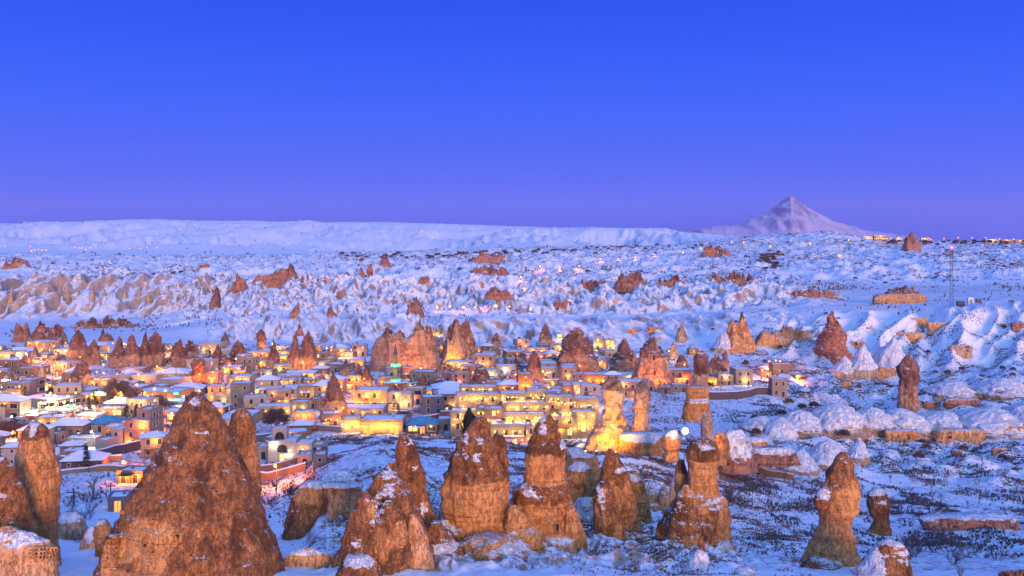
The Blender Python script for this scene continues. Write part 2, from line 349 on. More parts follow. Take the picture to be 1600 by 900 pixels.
tanv = np.clip(-.55*zone(500, 560, 640, 720, 1150, 1230)-.20*zone(575, 600, 660, 740, 260, 330, 1150, 1230)-.35*zone(250, 300, 500, 560, 1120, 1180)+fm*.30+mask_bad*.22-zone(500, 560, 640, 700, 1150, 1230)*.02 + zone(700, 760, 1000, 1100, 180, 420, 1150, 1350)*-.10+zone(585, 612, 655, 720, 300, 360, 1180, 1300)*.02, -1, 1)
veg = np.clip(zone(130, 150, 232, 250, 440, 520)*1.15+zone(195, 225, 300, 320, -900, -899, 480, 520)*.9+zone(290, 310, 550, 590, -900, -899, 1080, 1140)*1.1 + zone(225, 260, 520, 590, 1080, 1180)*.85+zone(560, 640, 980, 1000)*.35+zone(200, 235, 300, 360, -900, -899, 460, 520)*.35+zone(630, 700, 950, 1050, 1100, 1200)*.4
              , 0, 1)*(.65+.7*fbm(x/30, y/30, 55., 3))
veg = np.clip(veg, 0, 1)
farv = zone(700, 1000, 2600, 2900)*np.clip(fbm(x/160, y/240, 71., 3)*1.5+.30, .03, 1)
redv = sstep(300, 420, UX)*np.clip(fbm(x/60, y/60, 61., 3)*1.6-.2, 0, 1)*.8*zone(640, 700, 1000, 1500)
NV = len(YS)
idx = np.arange(NU*NV).reshape(NU, NV)
quads = np.stack([idx[:-1, :-1], idx[1:, :-1], idx[1:, 1:], idx[:-1, 1:]], -1).reshape(-1, 4)
gm = mesh_np('ground', np.stack([X, VY, Z], -1).reshape(-1, 3), quads, [M['ground']], attrs={'tan': tanv.ravel(), 'veg': veg.ravel(), 'far': farv.ravel(), 'red': redv.ravel()})
ground = tag(link('ground', gm), 'snow covered valley floor, badlands and plateau under the village', kind='structure')

LY = YS
def gz(px, Y):
    """ground height at image column px and distance Y"""
    u = min(max((px-PX[0])/(PX[1]-PX[0]), 0), NU-1.001); v = min(max(np.interp(Y, LY, np.arange(NV)), 0), NV-1.001)
    i, j = int(u), int(v); a, b = u-i, v-j
    return float(Z[i, j]*(1-a)*(1-b)+Z[i+1, j]*a*(1-b)+Z[i, j+1]*(1-a)*b+Z[i+1, j+1]*a*b)
def gxy(xx, yy): return gz(800+xx/yy*F, yy)
PYG = HOR-(Z-CZ)*F/VY
def ground_at(px, py, y0=118):
    """first visible ground point seen at pixel (px, py) -> Y"""
    i = int(round(min(max((px-PX[0])/(PX[1]-PX[0]), 0), NU-1))); j0 = int(np.searchsorted(YS, y0))
    k = np.nonzero(PYG[i, j0:] <= py)[0]
    return float(YS[j0+k[0]]) if len(k) else 9000.0
def at(px, py, Y): return Vector(((px-800)/F*Y, Y, CZ-(py-HOR)/F*Y))

# distant volcano and the low range beside it
def far_range():
    n, m = 260, 90
    pxs = np.linspace(1030, 1500, n); ys = np.linspace(11000, 15000, m); U, V = np.meshgrid(pxs, ys, indexing='ij')
    sil = np.interp(pxs, [1030,1085,1100,1112,1130,1150,1165,1185,1200,1212,1222,1230,1236,1241,1246,1258,1275,1300,1330,1360,1400,1450,1500], [378,360,355,353,354,352,348,340,333,324,315,311,308,310,313,322,333,344,354,361,367,374,381])
    top = (HOR-sil)/F*13000
    fall = np.exp(-((V-13000)/1500)**2*1.1)
    xx = (U-800)/F*V
    H = np.interp(U, pxs, top)*fall-150*(1-fall)
    r = ridged(xx/330, V/1700, 77., 4); H = H+fbm(xx/420, V/700, 9.7, 3)*34*np.clip((H+40)/500, .1, 1)+(r-.55)*120*np.clip((H+60)/400, .12, 1)*(1-.65*np.exp(-((V-13000)/260)**2))+fbm(xx/90, V/200, 8., 3)*9
    Zm = H+CZ; I = np.arange(n*m).reshape(n, m); q = np.stack([I[:-1, :-1], I[1:, :-1], I[1:, 1:], I[:-1, 1:]], -1).reshape(-1, 4)
    m_, nt, b = new_mat('mountain_hazed_snow'); g = G(nt); geo = g.n('ShaderNodeNewGeometry'); P = geo.outputs['Position']
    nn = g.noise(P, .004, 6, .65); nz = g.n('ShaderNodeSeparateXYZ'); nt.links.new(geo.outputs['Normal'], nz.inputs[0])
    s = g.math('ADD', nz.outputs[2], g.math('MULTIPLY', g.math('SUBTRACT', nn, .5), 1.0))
    nt.links.new(g.mix(g.step(s, .62, .95), (.19, .17, .36), (.50, .44, .64)), b.inputs['Base Color']); b.inputs['Roughness'].default_value = .9  # violet haze of distance painted into the rock and snow colours
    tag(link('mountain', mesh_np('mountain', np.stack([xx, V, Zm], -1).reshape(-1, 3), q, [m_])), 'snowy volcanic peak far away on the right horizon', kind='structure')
far_range()

# ------------------------------------------------------------------ rocks
BVHS = {}
ROCK_SPOTS = []            # (px, Y, half width px) kept free of houses
def rock_mesh(prof, Y, org, depth=.85, nl=90, na=80, amp=.08, crust=((0, .5),), patches=(), snowp=(), seed=0.0, flute=.03, power=2.2, strata=.02, mat='rock', snowb=.5, lean=0.0, fine=.12, snowlv=None):
    pr = [(prof[0][0]-.2, (prof[0][1]+prof[0][2])/2-.05, (prof[0][1]+prof[0][2])/2+.05)]+list(prof)
    py = np.concatenate([[pr[0][0]], np.linspace(prof[0][0], prof[-1][0], nl-1)])
    P_ = [a for a, _, _ in pr]
    xl = np.interp(py, P_, [b for _, b, _ in pr]); xr = np.interp(py, P_, [c for _, _, c in pr])
    for _ in range(3):
        xl[2:-1] = xl[1:-2]*.25+xl[2:-1]*.5+xl[3:]*.25; xr[2:-1] = xr[1:-2]*.25+xr[2:-1]*.5+xr[3:]*.25
    cx = ((xl+xr)/2-800)/F*Y; hw = (xr-xl)/2/F*Y; z = CZ-(py-HOR)/F*Y
    H = z[0]-z[-1]; W = hw.max()
    a = np.linspace(0, 2*math.pi, na, endpoint=False)
    ca, sa = np.cos(a), np.sin(a); e = 2/power
    sx, sy = np.sign(ca)*np.abs(ca)**e, np.sign(sa)*np.abs(sa)**e
    Zg = np.repeat(z[:, None], na, 1); HW = hw[:, None]
    hd = np.minimum(hw*depth, W*depth)[:, None]
    px_ = cx[:, None]+HW*sx; py_ = Y+lean*(z-z[-1])[:, None]+hd*sy
    L = max(.32*min(H, 2.4*W), .8)
    n1 = fbm(px_/L+seed, py_/L, Zg/L*.8, 3)
    rd = np.clip(ridged(px_/L*1.3+seed*2, py_/L*1.3, Zg/L*.32, 2), 0, 1)**5+.6*np.clip(ridged(px_/L*3+seed*3, py_/L*3, Zg/L*.8, 2), 0, 1)**4
    fl = perlin(sx*4+seed, sy*4, Zg/H*1.5)
    st = perlin(Zg*1.1/max(L*.25, .3), px_/L*.4, seed)
    fn = fbm(px_/2.2, py_/2.2, Zg/1.7+seed, 4)*1.7
    ab = np.abs(perlin(px_/L*1.9+seed*5, py_/L*1.9, Zg/L*.9))+.5*np.abs(perlin(px_/L*4.1+seed, py_/L*4.1, Zg/L*2.2))
    d = n1*amp*1.15-(ab-.25)*amp*1.5-rd*amp*1.3+fl*flute+st*strata
    env = np.clip(HW/(W*.28), 0, 1)
    k = 1+d
    off = fn*fine*np.clip(W/4, .25, 2.2)
    X_ = cx[:, None]+(HW*sx)*k+off*sx*env; Y_ = Y+lean*(z-z[-1])[:, None]+hd*sy*k*1.0+off*sy*env
    Z_ = Zg+fn*.5*fine*np.clip(W/4, .3, 2)*env+n1*amp*.8*W*.25*env
    cr = np.interp(py, [c[0] for c in crust], [c[1] for c in crust])[:, None]+0*Zg
    sb = np.full_like(cr, snowb) if snowlv is None else np.interp(py, [c[0] for c in snowlv], [c[1] for c in snowlv])[:, None]+0*Zg
    PXv = 800+X_/Y*F; PYq = HOR-(Z_-CZ)/Y*F
    for (qx, qy, rx, ry, v) in patches:
        q = np.exp(-(((PXv-qx)/rx)**2+((PYq-qy)/ry)**2)**2)*(sy < .25); cr = cr*(1-q)+v*q
    for (qx, qy, rx, ry, v) in snowp:
        q = np.exp(-(((PXv-qx)/rx)**2+((PYq-qy)/ry)**2)**2)*(sy < .25); sb = sb*(1-q)+v*q
    nl_ = nl; I = np.arange(nl_*na).reshape(nl_, na); I2 = np.roll(I, -1, 1)
    q = np.stack([I[:-1], I[1:], I2[1:], I2[:-1]], -1).reshape(-1, 4)
    V = np.stack([X_-org[0], Y_-org[1], Z_-org[2]], -1).reshape(-1, 3)
    return mesh_np('rock', V, q, [M[mat]], attrs={'crust': cr.ravel(), 'snowb': sb.ravel()})
def _bvh(o, org):
    me = o.data; v = [Vector(p.co)+Vector(org) for p in me.vertices]; return BVHTree.FromPolygons(v, [tuple(p.vertices) for p in me.polygons])
OPEN_CACHE = {}
def opening_mesh(wd, ht, arch):
    key = (round(wd, 1), round(ht, 1), arch)
    if key not in OPEN_CACHE:
        b = MB(); t = max(.12, wd*.13); n = 8
        if arch:
            r = wd/2; out = [(-r, 0), (r, 0)]+[(r*math.cos(math.pi*i/n), ht-r+r*math.sin(math.pi*i/n)) for i in range(n+1)]
            s = (r+t)/r; fr = [(x_*s, (z_-ht/2)*(1+2*t/ht)+ht/2) for x_, z_ in out]
        else:
            r = wd/2; out = [(-r, 0), (r, 0), (r*.95, ht), (-r*.93, ht*.97)]; fr = [(x_*(1+2*t/wd), (z_-ht/2)*(1+2*t/ht)+ht/2) for x_, z_ in out]
        k = len(out)
        b.poly([(x_, .18, z_) for x_, z_ in out], 0)                        # back pane painted near-black as the shade inside
        for i in range(k):
            j = (i+1) % k
            b.poly([(out[i][0], .18, out[i][1]), (out[j][0], .18, out[j][1]), (out[j][0], -.22, out[j][1]), (out[i][0], -.22, out[i][1])], 1)
            b.poly([(out[i][0], -.22, out[i][1]), (out[j][0], -.22, out[j][1]), (fr[j][0], -.12, fr[j][1]), (fr[i][0], -.12, fr[i][1])], 1)
            b.poly([(fr[i][0], -.12, fr[i][1]), (fr[j][0], -.12, fr[j][1]), (fr[j][0], 2.2, fr[j][1]), (fr[i][0], 2.2, fr[i][1])], 1)
        OPEN_CACHE[key] = b
    return OPEN_CACHE[key]
OPEN_ME = {}
def add_openings(root, bvh, org, Y, opens, edge):
    for o in opens:
        px, py, wp, hp = o[:4]; kind = o[4] if len(o) > 4 else 'door'
        d = (at(px, py, Y)-Vector((0, 0, CZ))).normalized(); hit = bvh.ray_cast(Vector((0, 0, CZ)), d, 5000)
        if hit[0] is None: continue
        p, nn = hit[0], hit[1]
        az = math.atan2(nn.x, -nn.y); az = max(-.9, min(.9, az)); s = p.y/F
        wd, ht = max(.4, wp*s), max(.4, hp*s); fwd = min(1.3, ht/2*max(0, nn.z)/max(.2, math.hypot(nn.x, nn.y)))+.12; arch = 'arch' in kind; lit = 'lit' in kind
        key = (round(wd, 1), round(ht, 1), arch, lit, edge)
        if key not in OPEN_ME: OPEN_ME[key] = opening_mesh(wd, ht, arch).mesh('opening', [M['lit'] if lit else M['dark'], M[edge]])
        link('door_opening' if ht > wd*1.6 else 'window_opening', OPEN_ME[key], root, Vector((p.x+math.sin(az)*fwd, p.y-math.cos(az)*fwd, p.z-ht/2))-Vector(org), az)
def rock(name, label, prof, Y, opens=(), cat='fairy chimney', group=None, extra=(), clear=True, **k):
    px0 = (prof[-1][1]+prof[-1][2])/2; base = at(px0, prof[-1][0], Y); org = (base.x, Y, base.z)
    if extra:
        root = empty(name, org, label=label, cat=cat, group=group)
        me = rock_mesh(prof, Y, org, **k); main = link('main_spire', me, root)
        for pn, pp, dY, kk in extra:
            k2 = dict(k); k2.update(kk); link(pn, rock_mesh(pp, Y+dY, org, **k2), root)
    else:
        root = main = tag(link(name, rock_mesh(prof, Y, org, **k), None, org), label, cat, group)
    if opens: add_openings(root, _bvh(main, org), org, Y, opens, k.get('mat', 'rock'))
    if clear and prof[-1][0] < 728: ROCK_SPOTS.append(((min(p[1] for p in prof)+max(p[2] for p in prof))/2, Y, (max(p[2] for p in prof)-min(p[1] for p in prof))/2, label))
    return root
def prof_of(shape, px, yt, yb, w, tilt=0.0, seed=1):
    r = random.Random(seed*31+int(px)); n = 8; out = []; h = yb-yt; ext = h*1.12
    for i in range(n+1):
        t = i/n
        if shape == 'cone': s = .04+.96*t**.9
        elif shape == 'bullet': s = .05+.95*(1-(1-min(t, 1))**1.9)**.75
        elif shape == 'pillar': s = np.interp(t, [0, .08, .25, .4, .55, .8, 1], [.08, .5, .82, .74, .70, .85, 1.0])
        elif shape == 'mushroom': s = np.interp(t, [0, .1, .3, .42, .5, .8, 1], [.1, .75, 1.0, .9, .66, .8, 1.0])
        else: s = np.interp(t, [0, .06, 1], [.8, .97, 1.0])
        j = 1+r.uniform(-.09, .09)*(t > 0)
        cx = px+tilt*w*(1-t)+r.uniform(-.035, .035)*w
        out.append((yt+ext*t, cx-w/2*s*j, cx+w/2*s*j*(1+r.uniform(-.06, .06))))
    return out

# --- the big foreground ones
rock('fairy_chimney', 'huge dark brown lichen covered cone filling the lower left foreground', [(611,301,309),(622,291,322),(640,281,337),(670,264,354),(700,247,368),(740,226,386),(780,204,401),(820,181,415),(860,164,430),(900,150,442),(960,136,456)], 138,
     [(279,839,10,12,'door'),(193,800,6,4),(240,816,14,4),(228,850,5,6,'arch'),(240,862,5,6,'arch')], nl=260, na=240, amp=.026, seed=1.3, flute=.010, strata=.006, crust=((610, .95), (760, .92), (830, .80), (900, .85)),
     patches=((268,812,46,26,.02),(275,862,24,32,-.25),(230,835,22,18,.1),(222,878,26,20,.15),(325,880,12,18,.15)), snowp=((309,625,9,6,.78),(330,668,16,5,.85),(255,700,9,30,.62),(285,700,10,14,.6),(278,855,6,14,.55),(290,885,14,8,.75),(200,860,22,26,.6)), fine=.10)
rock('fairy_chimney', 'rounded orange brown shoulder rock just behind the right flank of the huge dark cone', [(638,371,384),(648,362,392),(665,359,397),(700,358,402),(740,360,407),(790,380,409),(860,380,412)], 152, nl=110, na=90, amp=.07, seed=4.1, crust=((638,.9),(665,.75),(710,.3),(800,.5)), snowp=((372,680,12,6,.8),(380,648,10,6,.7)))
rock('fairy_chimney', 'rounded tan pinnacle with a grey split top at the left edge', [(660,50,60),(664,45,69),(676,36,77),(695,31,83),(720,27,89),(755,25,92),(790,32,91),(820,42,88),(850,52,90),(900,50,98)], 150, nl=150, na=120, amp=.06, seed=7.7, strata=.012, crust=((660,1.05),(674,.9),(688,.2),(720,.35),(760,.05),(900,.0)), snowp=((59,671,5,9,1.1),(38,700,7,14,.75),(90,820,5,5,.7)))
rock('fairy_chimney', 'leaning snow patched brown rock cut off by the left edge of the picture', [(714,-6,8),(722,-18,16),(745,-24,27),(785,-30,40),(815,-38,50),(835,-40,62),(880,-45,78)], 141, nl=120, na=100, amp=.08, seed=9.2, crust=((714,.9),(760,.8),(830,.6)), snowp=((8,770,13,16,.8),(40,830,18,8,.85)))
rock('snowy_mound', 'smooth tan mound under snow at the bottom left with a row of pigeon holes', [(822,4,16),(828,-8,34),(838,-26,58),(848,-40,76),(858,-50,85),(872,-60,87),(900,-70,92)], 132, [(x_, y_, 2.6, 2.8, 'arch') for y_ in (857, 863, 869) for x_ in range(48, 86, 5)], cat='rock mound', nl=90, na=120, amp=.03, seed=2.2, crust=((826,-.1),(900,.0)), snowp=((40,838,50,10,.95),), mat='rock_orange', depth=.5)
rock('dovecote_rock', 'small carved rock wall full of pigeon holes at the left foot of the huge cone', [(836,168,184),(842,165,187),(870,160,189),(905,158,192)], 131, [(x_, y_, 3.0, 3.4, 'arch') for y_ in (846, 854, 862, 870) for x_ in (170, 175.5, 181)], cat='carved rock', nl=60, na=60, amp=.04, seed=3.2, crust=((836,.4),(905,.2)), power=3.5)
rock('tuff_boulder', 'grey rounded boulder with a snow cone beside it, left of the huge cone', [(812,153,166),(818,149,172),(832,146,175),(850,150,172),(880,148,176)], 158, cat='boulder', nl=60, na=60, amp=.06, seed=5.2, crust=((812,.5),(850,.3)), snowp=((158,818,10,8,.8),))
rock('tuff_boulder', 'small orange rock half under a snow cone below the lamp lit yard', [(822,140,146),(832,132,152),(850,126,157),(868,124,160)], 163, cat='boulder', nl=50, na=50, amp=.06, seed=5.9, crust=((822,.2),(850,.0)), snowp=((144,835,8,14,1.1),), mat='rock_orange')
rock('fairy_chimney', 'tall slanting split spire rising behind the left foreground rock cluster', [(676,625,636),(684,620,644),(700,616,652),(722,619,658),(755,624,665),(790,630,673),(830,636,686),(865,642,700),(905,650,716),(950,650,730)], 152, nl=180, na=130, amp=.095, seed=11.3, flute=.04, crust=((676,1.0),(720,.85),(780,.6),(860,.65)), patches=((650,820,10,60,.9),(662,730,14,30,.62)), snowp=((640,690,8,6,.8),(652,728,10,5,.85),(663,790,8,16,1.0),(690,865,8,12,.9),(632,700,5,20,.7)))
rock('fairy_chimney', 'broad lobed brown rock massif in the centre left foreground streaked with snow', [(735,598,608),(745,588,620),(770,575,642),(800,560,658),(830,544,668),(865,528,675),(900,518,682),(950,512,690)], 142,
     extra=[('lobe', [(722,608,618),(735,598,626),(760,592,634),(790,590,640),(840,588,646)], 3.0, dict(seed=21.)), ('lobe', [(768,566,576),(785,556,590),(820,545,602),(860,535,612),(900,528,620),(950,525,625)], -4.0, dict(seed=22.)),
            ('lobe', [(782,602,614),(800,590,628),(830,582,636),(870,580,640),(900,582,640),(950,580,642)], -5.0, dict(seed=23.5)), ('lobe', [(798,549,558),(815,543,566),(850,534,572),(880,528,575)], -5.5, dict(seed=24.5))],
     nl=170, na=140, amp=.12, seed=13.3, flute=.05, crust=((735,1.0),(790,.7),(900,.55)), patches=((600,850,10,26,.1),(585,790,10,14,.2),(628,830,10,20,.15)), snowp=((590,800,12,20,.85),(560,850,14,26,.8),(612,745,12,20,.8),(572,880,26,12,.75),(600,775,14,14,.7)))
rock('rock_slab', 'smooth bare orange slab leaning between the foreground spires', [(803,640,646),(815,637,656),(840,634,668),(870,632,676),(900,630,679),(950,630,682)], 139, cat='rock slab', nl=90, na=80, amp=.035, seed=14.3, crust=((803,.1),(950,-.1)), patches=((640,890,12,14,.7),), mat='rock_orange')
rock('fairy_chimney', 'stout twin headed chimney with brown caps over banded tan stone', [(650,743,756),(658,737,762),(672,728,768),(692,716,774),(715,704,780),(738,697,786),(756,693,790),(762,690,790),(798,689,795),(806,694,797),(822,696,806),(846,694,826),(870,684,846),(888,676,860),(940,660,872)], 156, [(773,872,5,5),(738,897,5,4),(776,764,5,3)],
     extra=[('second_head', [(678,773,784),(690,768,790),(715,762,794),(745,760,795),(790,758,796),(830,752,806)], 2.5, dict(seed=31.2, crust=((678,.95),(735,.75),(760,.1),(900,.1)))), ('skirt', [(812,690,702),(830,682,712),(860,676,722),(900,670,735),(940,668,740)], -2.0, dict(seed=33., crust=((812,.8),(940,.6)), snowb=.6))],
     nl=200, na=140, amp=.06, seed=16.1, strata=.03, flute=.025, crust=((650,1.0),(742,.8),(760,.12),(822,.05),(850,.6),(900,.5)), patches=((815,850,20,12,.1),), snowp=((748,700,10,26,.75),(728,690,6,24,.8),(745,722,16,5,.7),(705,820,22,12,.95),(715,795,20,4,.6),(812,882,16,8,.9)))
rock('fairy_chimney', 'tall capped chimney with three stacked tiers and rock cut windows', [(646,853,859),(654,845,864),(668,836,871),(685,829,878),(700,822,884),(710,819,883),(716,821,881),(744,819,882),(752,820,883),(757,808,888),(775,800,892),(802,802,895),(830,808,905),(860,803,918),(885,796,932),(940,785,944)], 160, [(870,824,5,14),(843,838,5,8),(874,800,6,9),(892,830,5,3)],
     extra=[('tier', [(836,850,890),(840,842,900),(870,842,908),(890,838,914),(940,835,920)], -3.4, dict(seed=41., crust=((836,.1),(940,.1)), mat='rock_orange', power=2.6, snowp=((868,842,26,5,1.0),(858,855,5,14,.8))))],
     nl=210, na=140, amp=.05, seed=17.1, strata=.028, flute=.025, crust=((646,1.0),(698,.8),(708,.4),(716,.1),(750,.1),(757,.85),(776,.75),(786,.15),(830,.12),(900,.05)), patches=((820,825,16,20,.8),(812,800,14,12,.9)), snowp=((848,668,6,20,.85),(832,765,18,6,.9),(815,798,16,6,.8),(843,690,10,4,.7),(880,690,6,22,.85)))
rock('fairy_chimney', 'pointed brown cone with long right slope behind the capped chimneys', [(701,951,957),(710,946,964),(728,940,976),(755,936,988),(785,934,996),(815,932,1001),(850,930,1006)], 180, nl=130, na=100, amp=.06, seed=18.1, crust=((701,.95),(740,.6),(800,.45)), snowp=((968,732,10,6,.95),(944,760,8,20,.7)))
rock('fairy_chimney', 'shorter snow striped rock standing in front of the pointed brown cone', [(752,938,950),(765,929,958),(790,925,966),(820,927,975),(855,934,984),(900,930,992)], 168, nl=130, na=100, amp=.08, seed=19.1, crust=((752,.8),(800,.5),(850,.2)), snowp=((938,780,9,30,.9),(932,860,8,20,.7)))
rock('rock_hump', 'low brown rock hump under snow right of the tall capped chimney', [(722,896,914),(732,886,924),(748,880,930),(765,878,934),(790,876,938)], 190, cat='rock hump', nl=60, na=60, amp=.07, seed=20.1, crust=((722,.5),(765,.4)), snowp=((905,726,22,7,1.1),))
rock('fairy_chimney', 'mushroom capped column with a broad snowy skirt right of centre', [(684,1096,1106),(690,1083,1116),(700,1075,1121),(712,1072,1124),(719,1074,1122),(724,1076,1120),(765,1072,1121),(774,1060,1130),(790,1049,1138),(815,1031,1140),(836,1024,1141),(848,1045,1143),(866,1070,1145),(910,1070,1150)], 168,
     extra=[('back_column', [(718,1060,1068),(730,1055,1072),(750,1054,1078),(790,1056,1080)], 3.5, dict(seed=55., crust=((718,.6),(790,.1)))), ('shoulder', [(758,1068,1076),(772,1060,1084),(795,1050,1092),(820,1044,1100),(850,1040,1104)], -3.0, dict(seed=51., snowb=.66))],
     nl=190, na=140, amp=.045, seed=21.1, flute=.04, strata=.008, crust=((684,.95),(716,.8),(722,-.1),(766,-.1),(775,.6),(820,.7),(836,.35),(900,.1)), patches=((1128,830,14,30,.05),(1125,780,10,20,.1)), snowp=((1096,698,20,8,.75),(1085,790,44,26,.66),(1110,776,30,4,.8)))
rock('fairy_chimney', 'slim smooth pillar directly behind the mushroom capped column', [(648,1098,1110),(655,1095,1114),(680,1095,1115),(710,1096,1116),(740,1090,1120)], 205, nl=70, na=60, amp=.05, seed=22.1, crust=((648,.35),(680,.1),(740,.0)), mat='rock_pale')
rock('fairy_chimney', 'lone orange chimney with bulging head in the lower right foreground', [(706,1314,1321),(716,1305,1328),(735,1295,1335),(760,1283,1341),(785,1278,1342),(800,1278,1340),(806,1280,1334),(822,1280,1332),(842,1268,1334),(860,1262,1337),(884,1252,1352),(915,1240,1364),(960,1230,1370)], 150,
     extra=[('side_knob', [(761,1285,1293),(768,1277,1300),(780,1272,1302),(792,1273,1297),(800,1280,1292)], -2.2, dict(seed=61., crust=((761,.9),(800,.8)), snowp=((1285,772,14,9,.95),))), ('foot', [(874,1262,1290),(882,1254,1310),(900,1246,1330),(950,1240,1340)], -4, dict(seed=62., crust=((874,.8),(950,.7))))],
     nl=190, na=130, amp=.055, seed=23.1, strata=.022, crust=((706,.85),(740,.5),(780,.35),(806,.15),(842,.1),(870,.3),(900,.5)), patches=((1325,770,9,22,-.2),(1300,735,10,26,.7)), snowp=((1320,790,26,8,.6),(1295,872,10,6,.8)), mat='rock')
rock('tuff_boulder', 'brown headed boulder with a snowy left flank at the bottom right', [(843,1385,1394),(848,1372,1405),(862,1360,1416),(885,1345,1422),(910,1330,1426),(960,1318,1432)], 134, cat='boulder', nl=110, na=90, amp=.05, seed=24.1, crust=((843,.7),(960,.8)), snowp=((1350,880,22,40,1.2),(1405,862,14,16,.8)))
rock('balanced_boulder', 'dark round snow crusted boulder just right of the lone orange chimney', [(763,1364,1378),(770,1357,1386),(785,1354,1390),(800,1357,1390),(812,1366,1388),(824,1360,1392),(845,1350,1395)], 196, cat='boulder', nl=80, na=70, amp=.09, seed=25.1, crust=((763,1.1),(800,.9),(845,.4)), snowp=((1370,775,20,16,.85),))
rock('tuff_spike', 'little snow cloaked spike with a knobbly tip at the bottom centre right', [(838,1094,1099),(848,1091,1102),(856,1092,1101),(864,1086,1105),(880,1074,1110),(900,1062,1116),(940,1050,1122)], 138, cat='rock spike', nl=70, na=60, amp=.08, seed=26.1, crust=((838,.9),(900,.4)), snowp=((1090,885,22,26,1.3),))
rock('snowy_mound', 'small snow topped stone at the bottom right of centre', [(887,1155,1170),(891,1147,1178),(905,1143,1182),(925,1140,1186)], 134, cat='stone', nl=40, na=40, amp=.05, seed=27.1, crust=((887,.2),(925,.2)), snowp=((1162,888,22,8,1.2),))
for i, (lab, pr, Y, kk) in enumerate([
 ('low rubbly brown shoulder filling the gap left of the twin headed chimney', [(815,668,690),(835,656,708),(870,644,735),(905,634,748),(950,630,750)], 146, dict(crust=((835,.8),(905,.5)), snowp=((690,850,24,8,.95),))),
 ('wide tan skirt of rock at the foot of the twin headed chimney', [(838,745,790),(850,720,825),(872,700,845),(900,690,852),(950,680,860)], 148, dict(crust=((838,.1),(900,.3)), snowp=((800,852,30,7,1.0),))),
 ('tan sloping buttress between the two tall central chimneys', [(790,796,808),(815,788,826),(850,780,860),(885,776,885),(930,770,895)], 153, dict(crust=((812,.2),(885,.0)), snowp=((800,835,8,16,.85),))),
 ('sunlit orange buttress right of the stacked tiers', [(790,884,896),(815,882,908),(850,882,918),(885,884,926),(930,880,932)], 157, dict(crust=((790,.2),(885,-.1)),)),
 ('snow covered saddle rock right of the stacked tiers', [(778,902,926),(790,896,932),(830,894,936),(870,896,940)], 178, dict(crust=((778,.3),(870,.1)), snowp=((912,795,22,26,1.1),))),
 ('broken brown rock under the split spire', [(800,655,676),(820,646,694),(860,640,712),(905,636,722),(950,630,730)], 155, dict(crust=((800,.8),(905,.6)), snowp=((688,840,10,14,1.0),))),
 ('brown fin of rock right of the pointed brown cone', [(735,985,994),(750,978,1004),(785,972,1014),(825,970,1020)], 184, dict(crust=((735,.6),(825,.2)), snowp=((990,745,10,8,.9),))),
 ('tan rock face behind the stacked tiers chimney', [(700,886,905),(712,882,930),(740,878,942),(770,876,944)], 214, dict(crust=((700,.4),(770,.1)), snowp=((905,704,30,8,1.2),))),
 ('small tan rocks joined to the right foot of the mushroom capped column', [(845,1120,1140),(856,1112,1150),(875,1105,1156),(900,1100,1160)], 164, dict(crust=((845,.2),(900,.0)), snowp=((1130,850,14,5,1.0),))),
 ('dark low rock at the foot of the broad lobed massif', [(868,540,575),(880,530,590),(900,524,600),(950,520,610)], 134, dict(crust=((868,1.0),(900,.9)), snowp=((560,872,30,10,1.0),))),
 ('reddish brown bank right of the huge cone in the shadowed hollow', [(735,520,545),(748,500,556),(765,486,560),(790,480,562)], 200, dict(crust=((735,.3),(790,.5)), snowp=((530,742,40,9,1.1),), mat='rock_red')),
 ('pale tuff knoll in the snow between huge cone and pinnacle', [(800,100,120),(812,92,130),(835,86,136),(860,84,140)], 172, dict(crust=((800,.4),(860,.2)), snowp=((108,806,22,9,1.1),), mat='rock_pale')),
 ('teal grey rock hump left of the lit window beside the huge cone', [(772,172,190),(778,164,196),(792,160,200),(806,158,202)], 222, dict(crust=((772,.5),(806,.2)), snowp=((180,776,22,6,1.2),))),
 ]):
    rock('tuff_outcrop', lab, pr, Y, (), cat='rock outcrop', nl=80, na=100, amp=.12, flute=.08, seed=141.+i*3.3, **{**dict(mat='rock'), **kk})
# cut dwelling and ribs on the hillside
rock('rock_cut_house', 'rock cut room with a square window and flat stone roof on the snowy hillside', [(761,514,564),(766,512,566),(785,513,561),(802,514,558),(825,512,562)], 176, [(523,768,7,6)], cat='cave house', nl=60, na=70, amp=.02, seed=28.1, crust=((761,.1),(830,.0)), mat='rock_orange', power=5, depth=.5)
rock('rock_overhang', 'long thin snow topped stone ledge roofing the rock cut room', [(755,505,560),(758,502,566),(762,503,566)], 175, cat='rock ledge', nl=20, na=60, amp=.03, seed=28.9, crust=((755,.3),(764,.3)), power=3, depth=.5, snowp=((530,755,60,6,1.1),))
rock('fluted_rock', 'fluted grey rock ribs hung with snow left of the rock cut room', [(752,478,506),(760,466,512),(785,455,514),(808,448,510),(825,443,505),(845,440,500)], 181, cat='rock outcrop', nl=90, na=110, amp=.10, flute=.12, seed=29.1, crust=((752,.3),(790,.7),(845,.7)), snowp=((480,790,30,40,.72),(490,755,26,6,1.0)), depth=.6)
rock('carved_rock', 'low tan carved rock rim with rounded hollows at the bottom left of centre', [(856,474,486),(862,456,506),(870,444,518),(888,438,514),(905,436,506),(940,436,504)], 143, [(452,885,9,16,'arch'),(468,880,10,12,'arch'),(485,884,12,14,'arch')], cat='carved rock', nl=50, na=110, amp=.05, seed=30.1, crust=((861,.0),(940,.0)), mat='rock_orange', depth=.35, snowp=((470,862,50,3,1.0),))
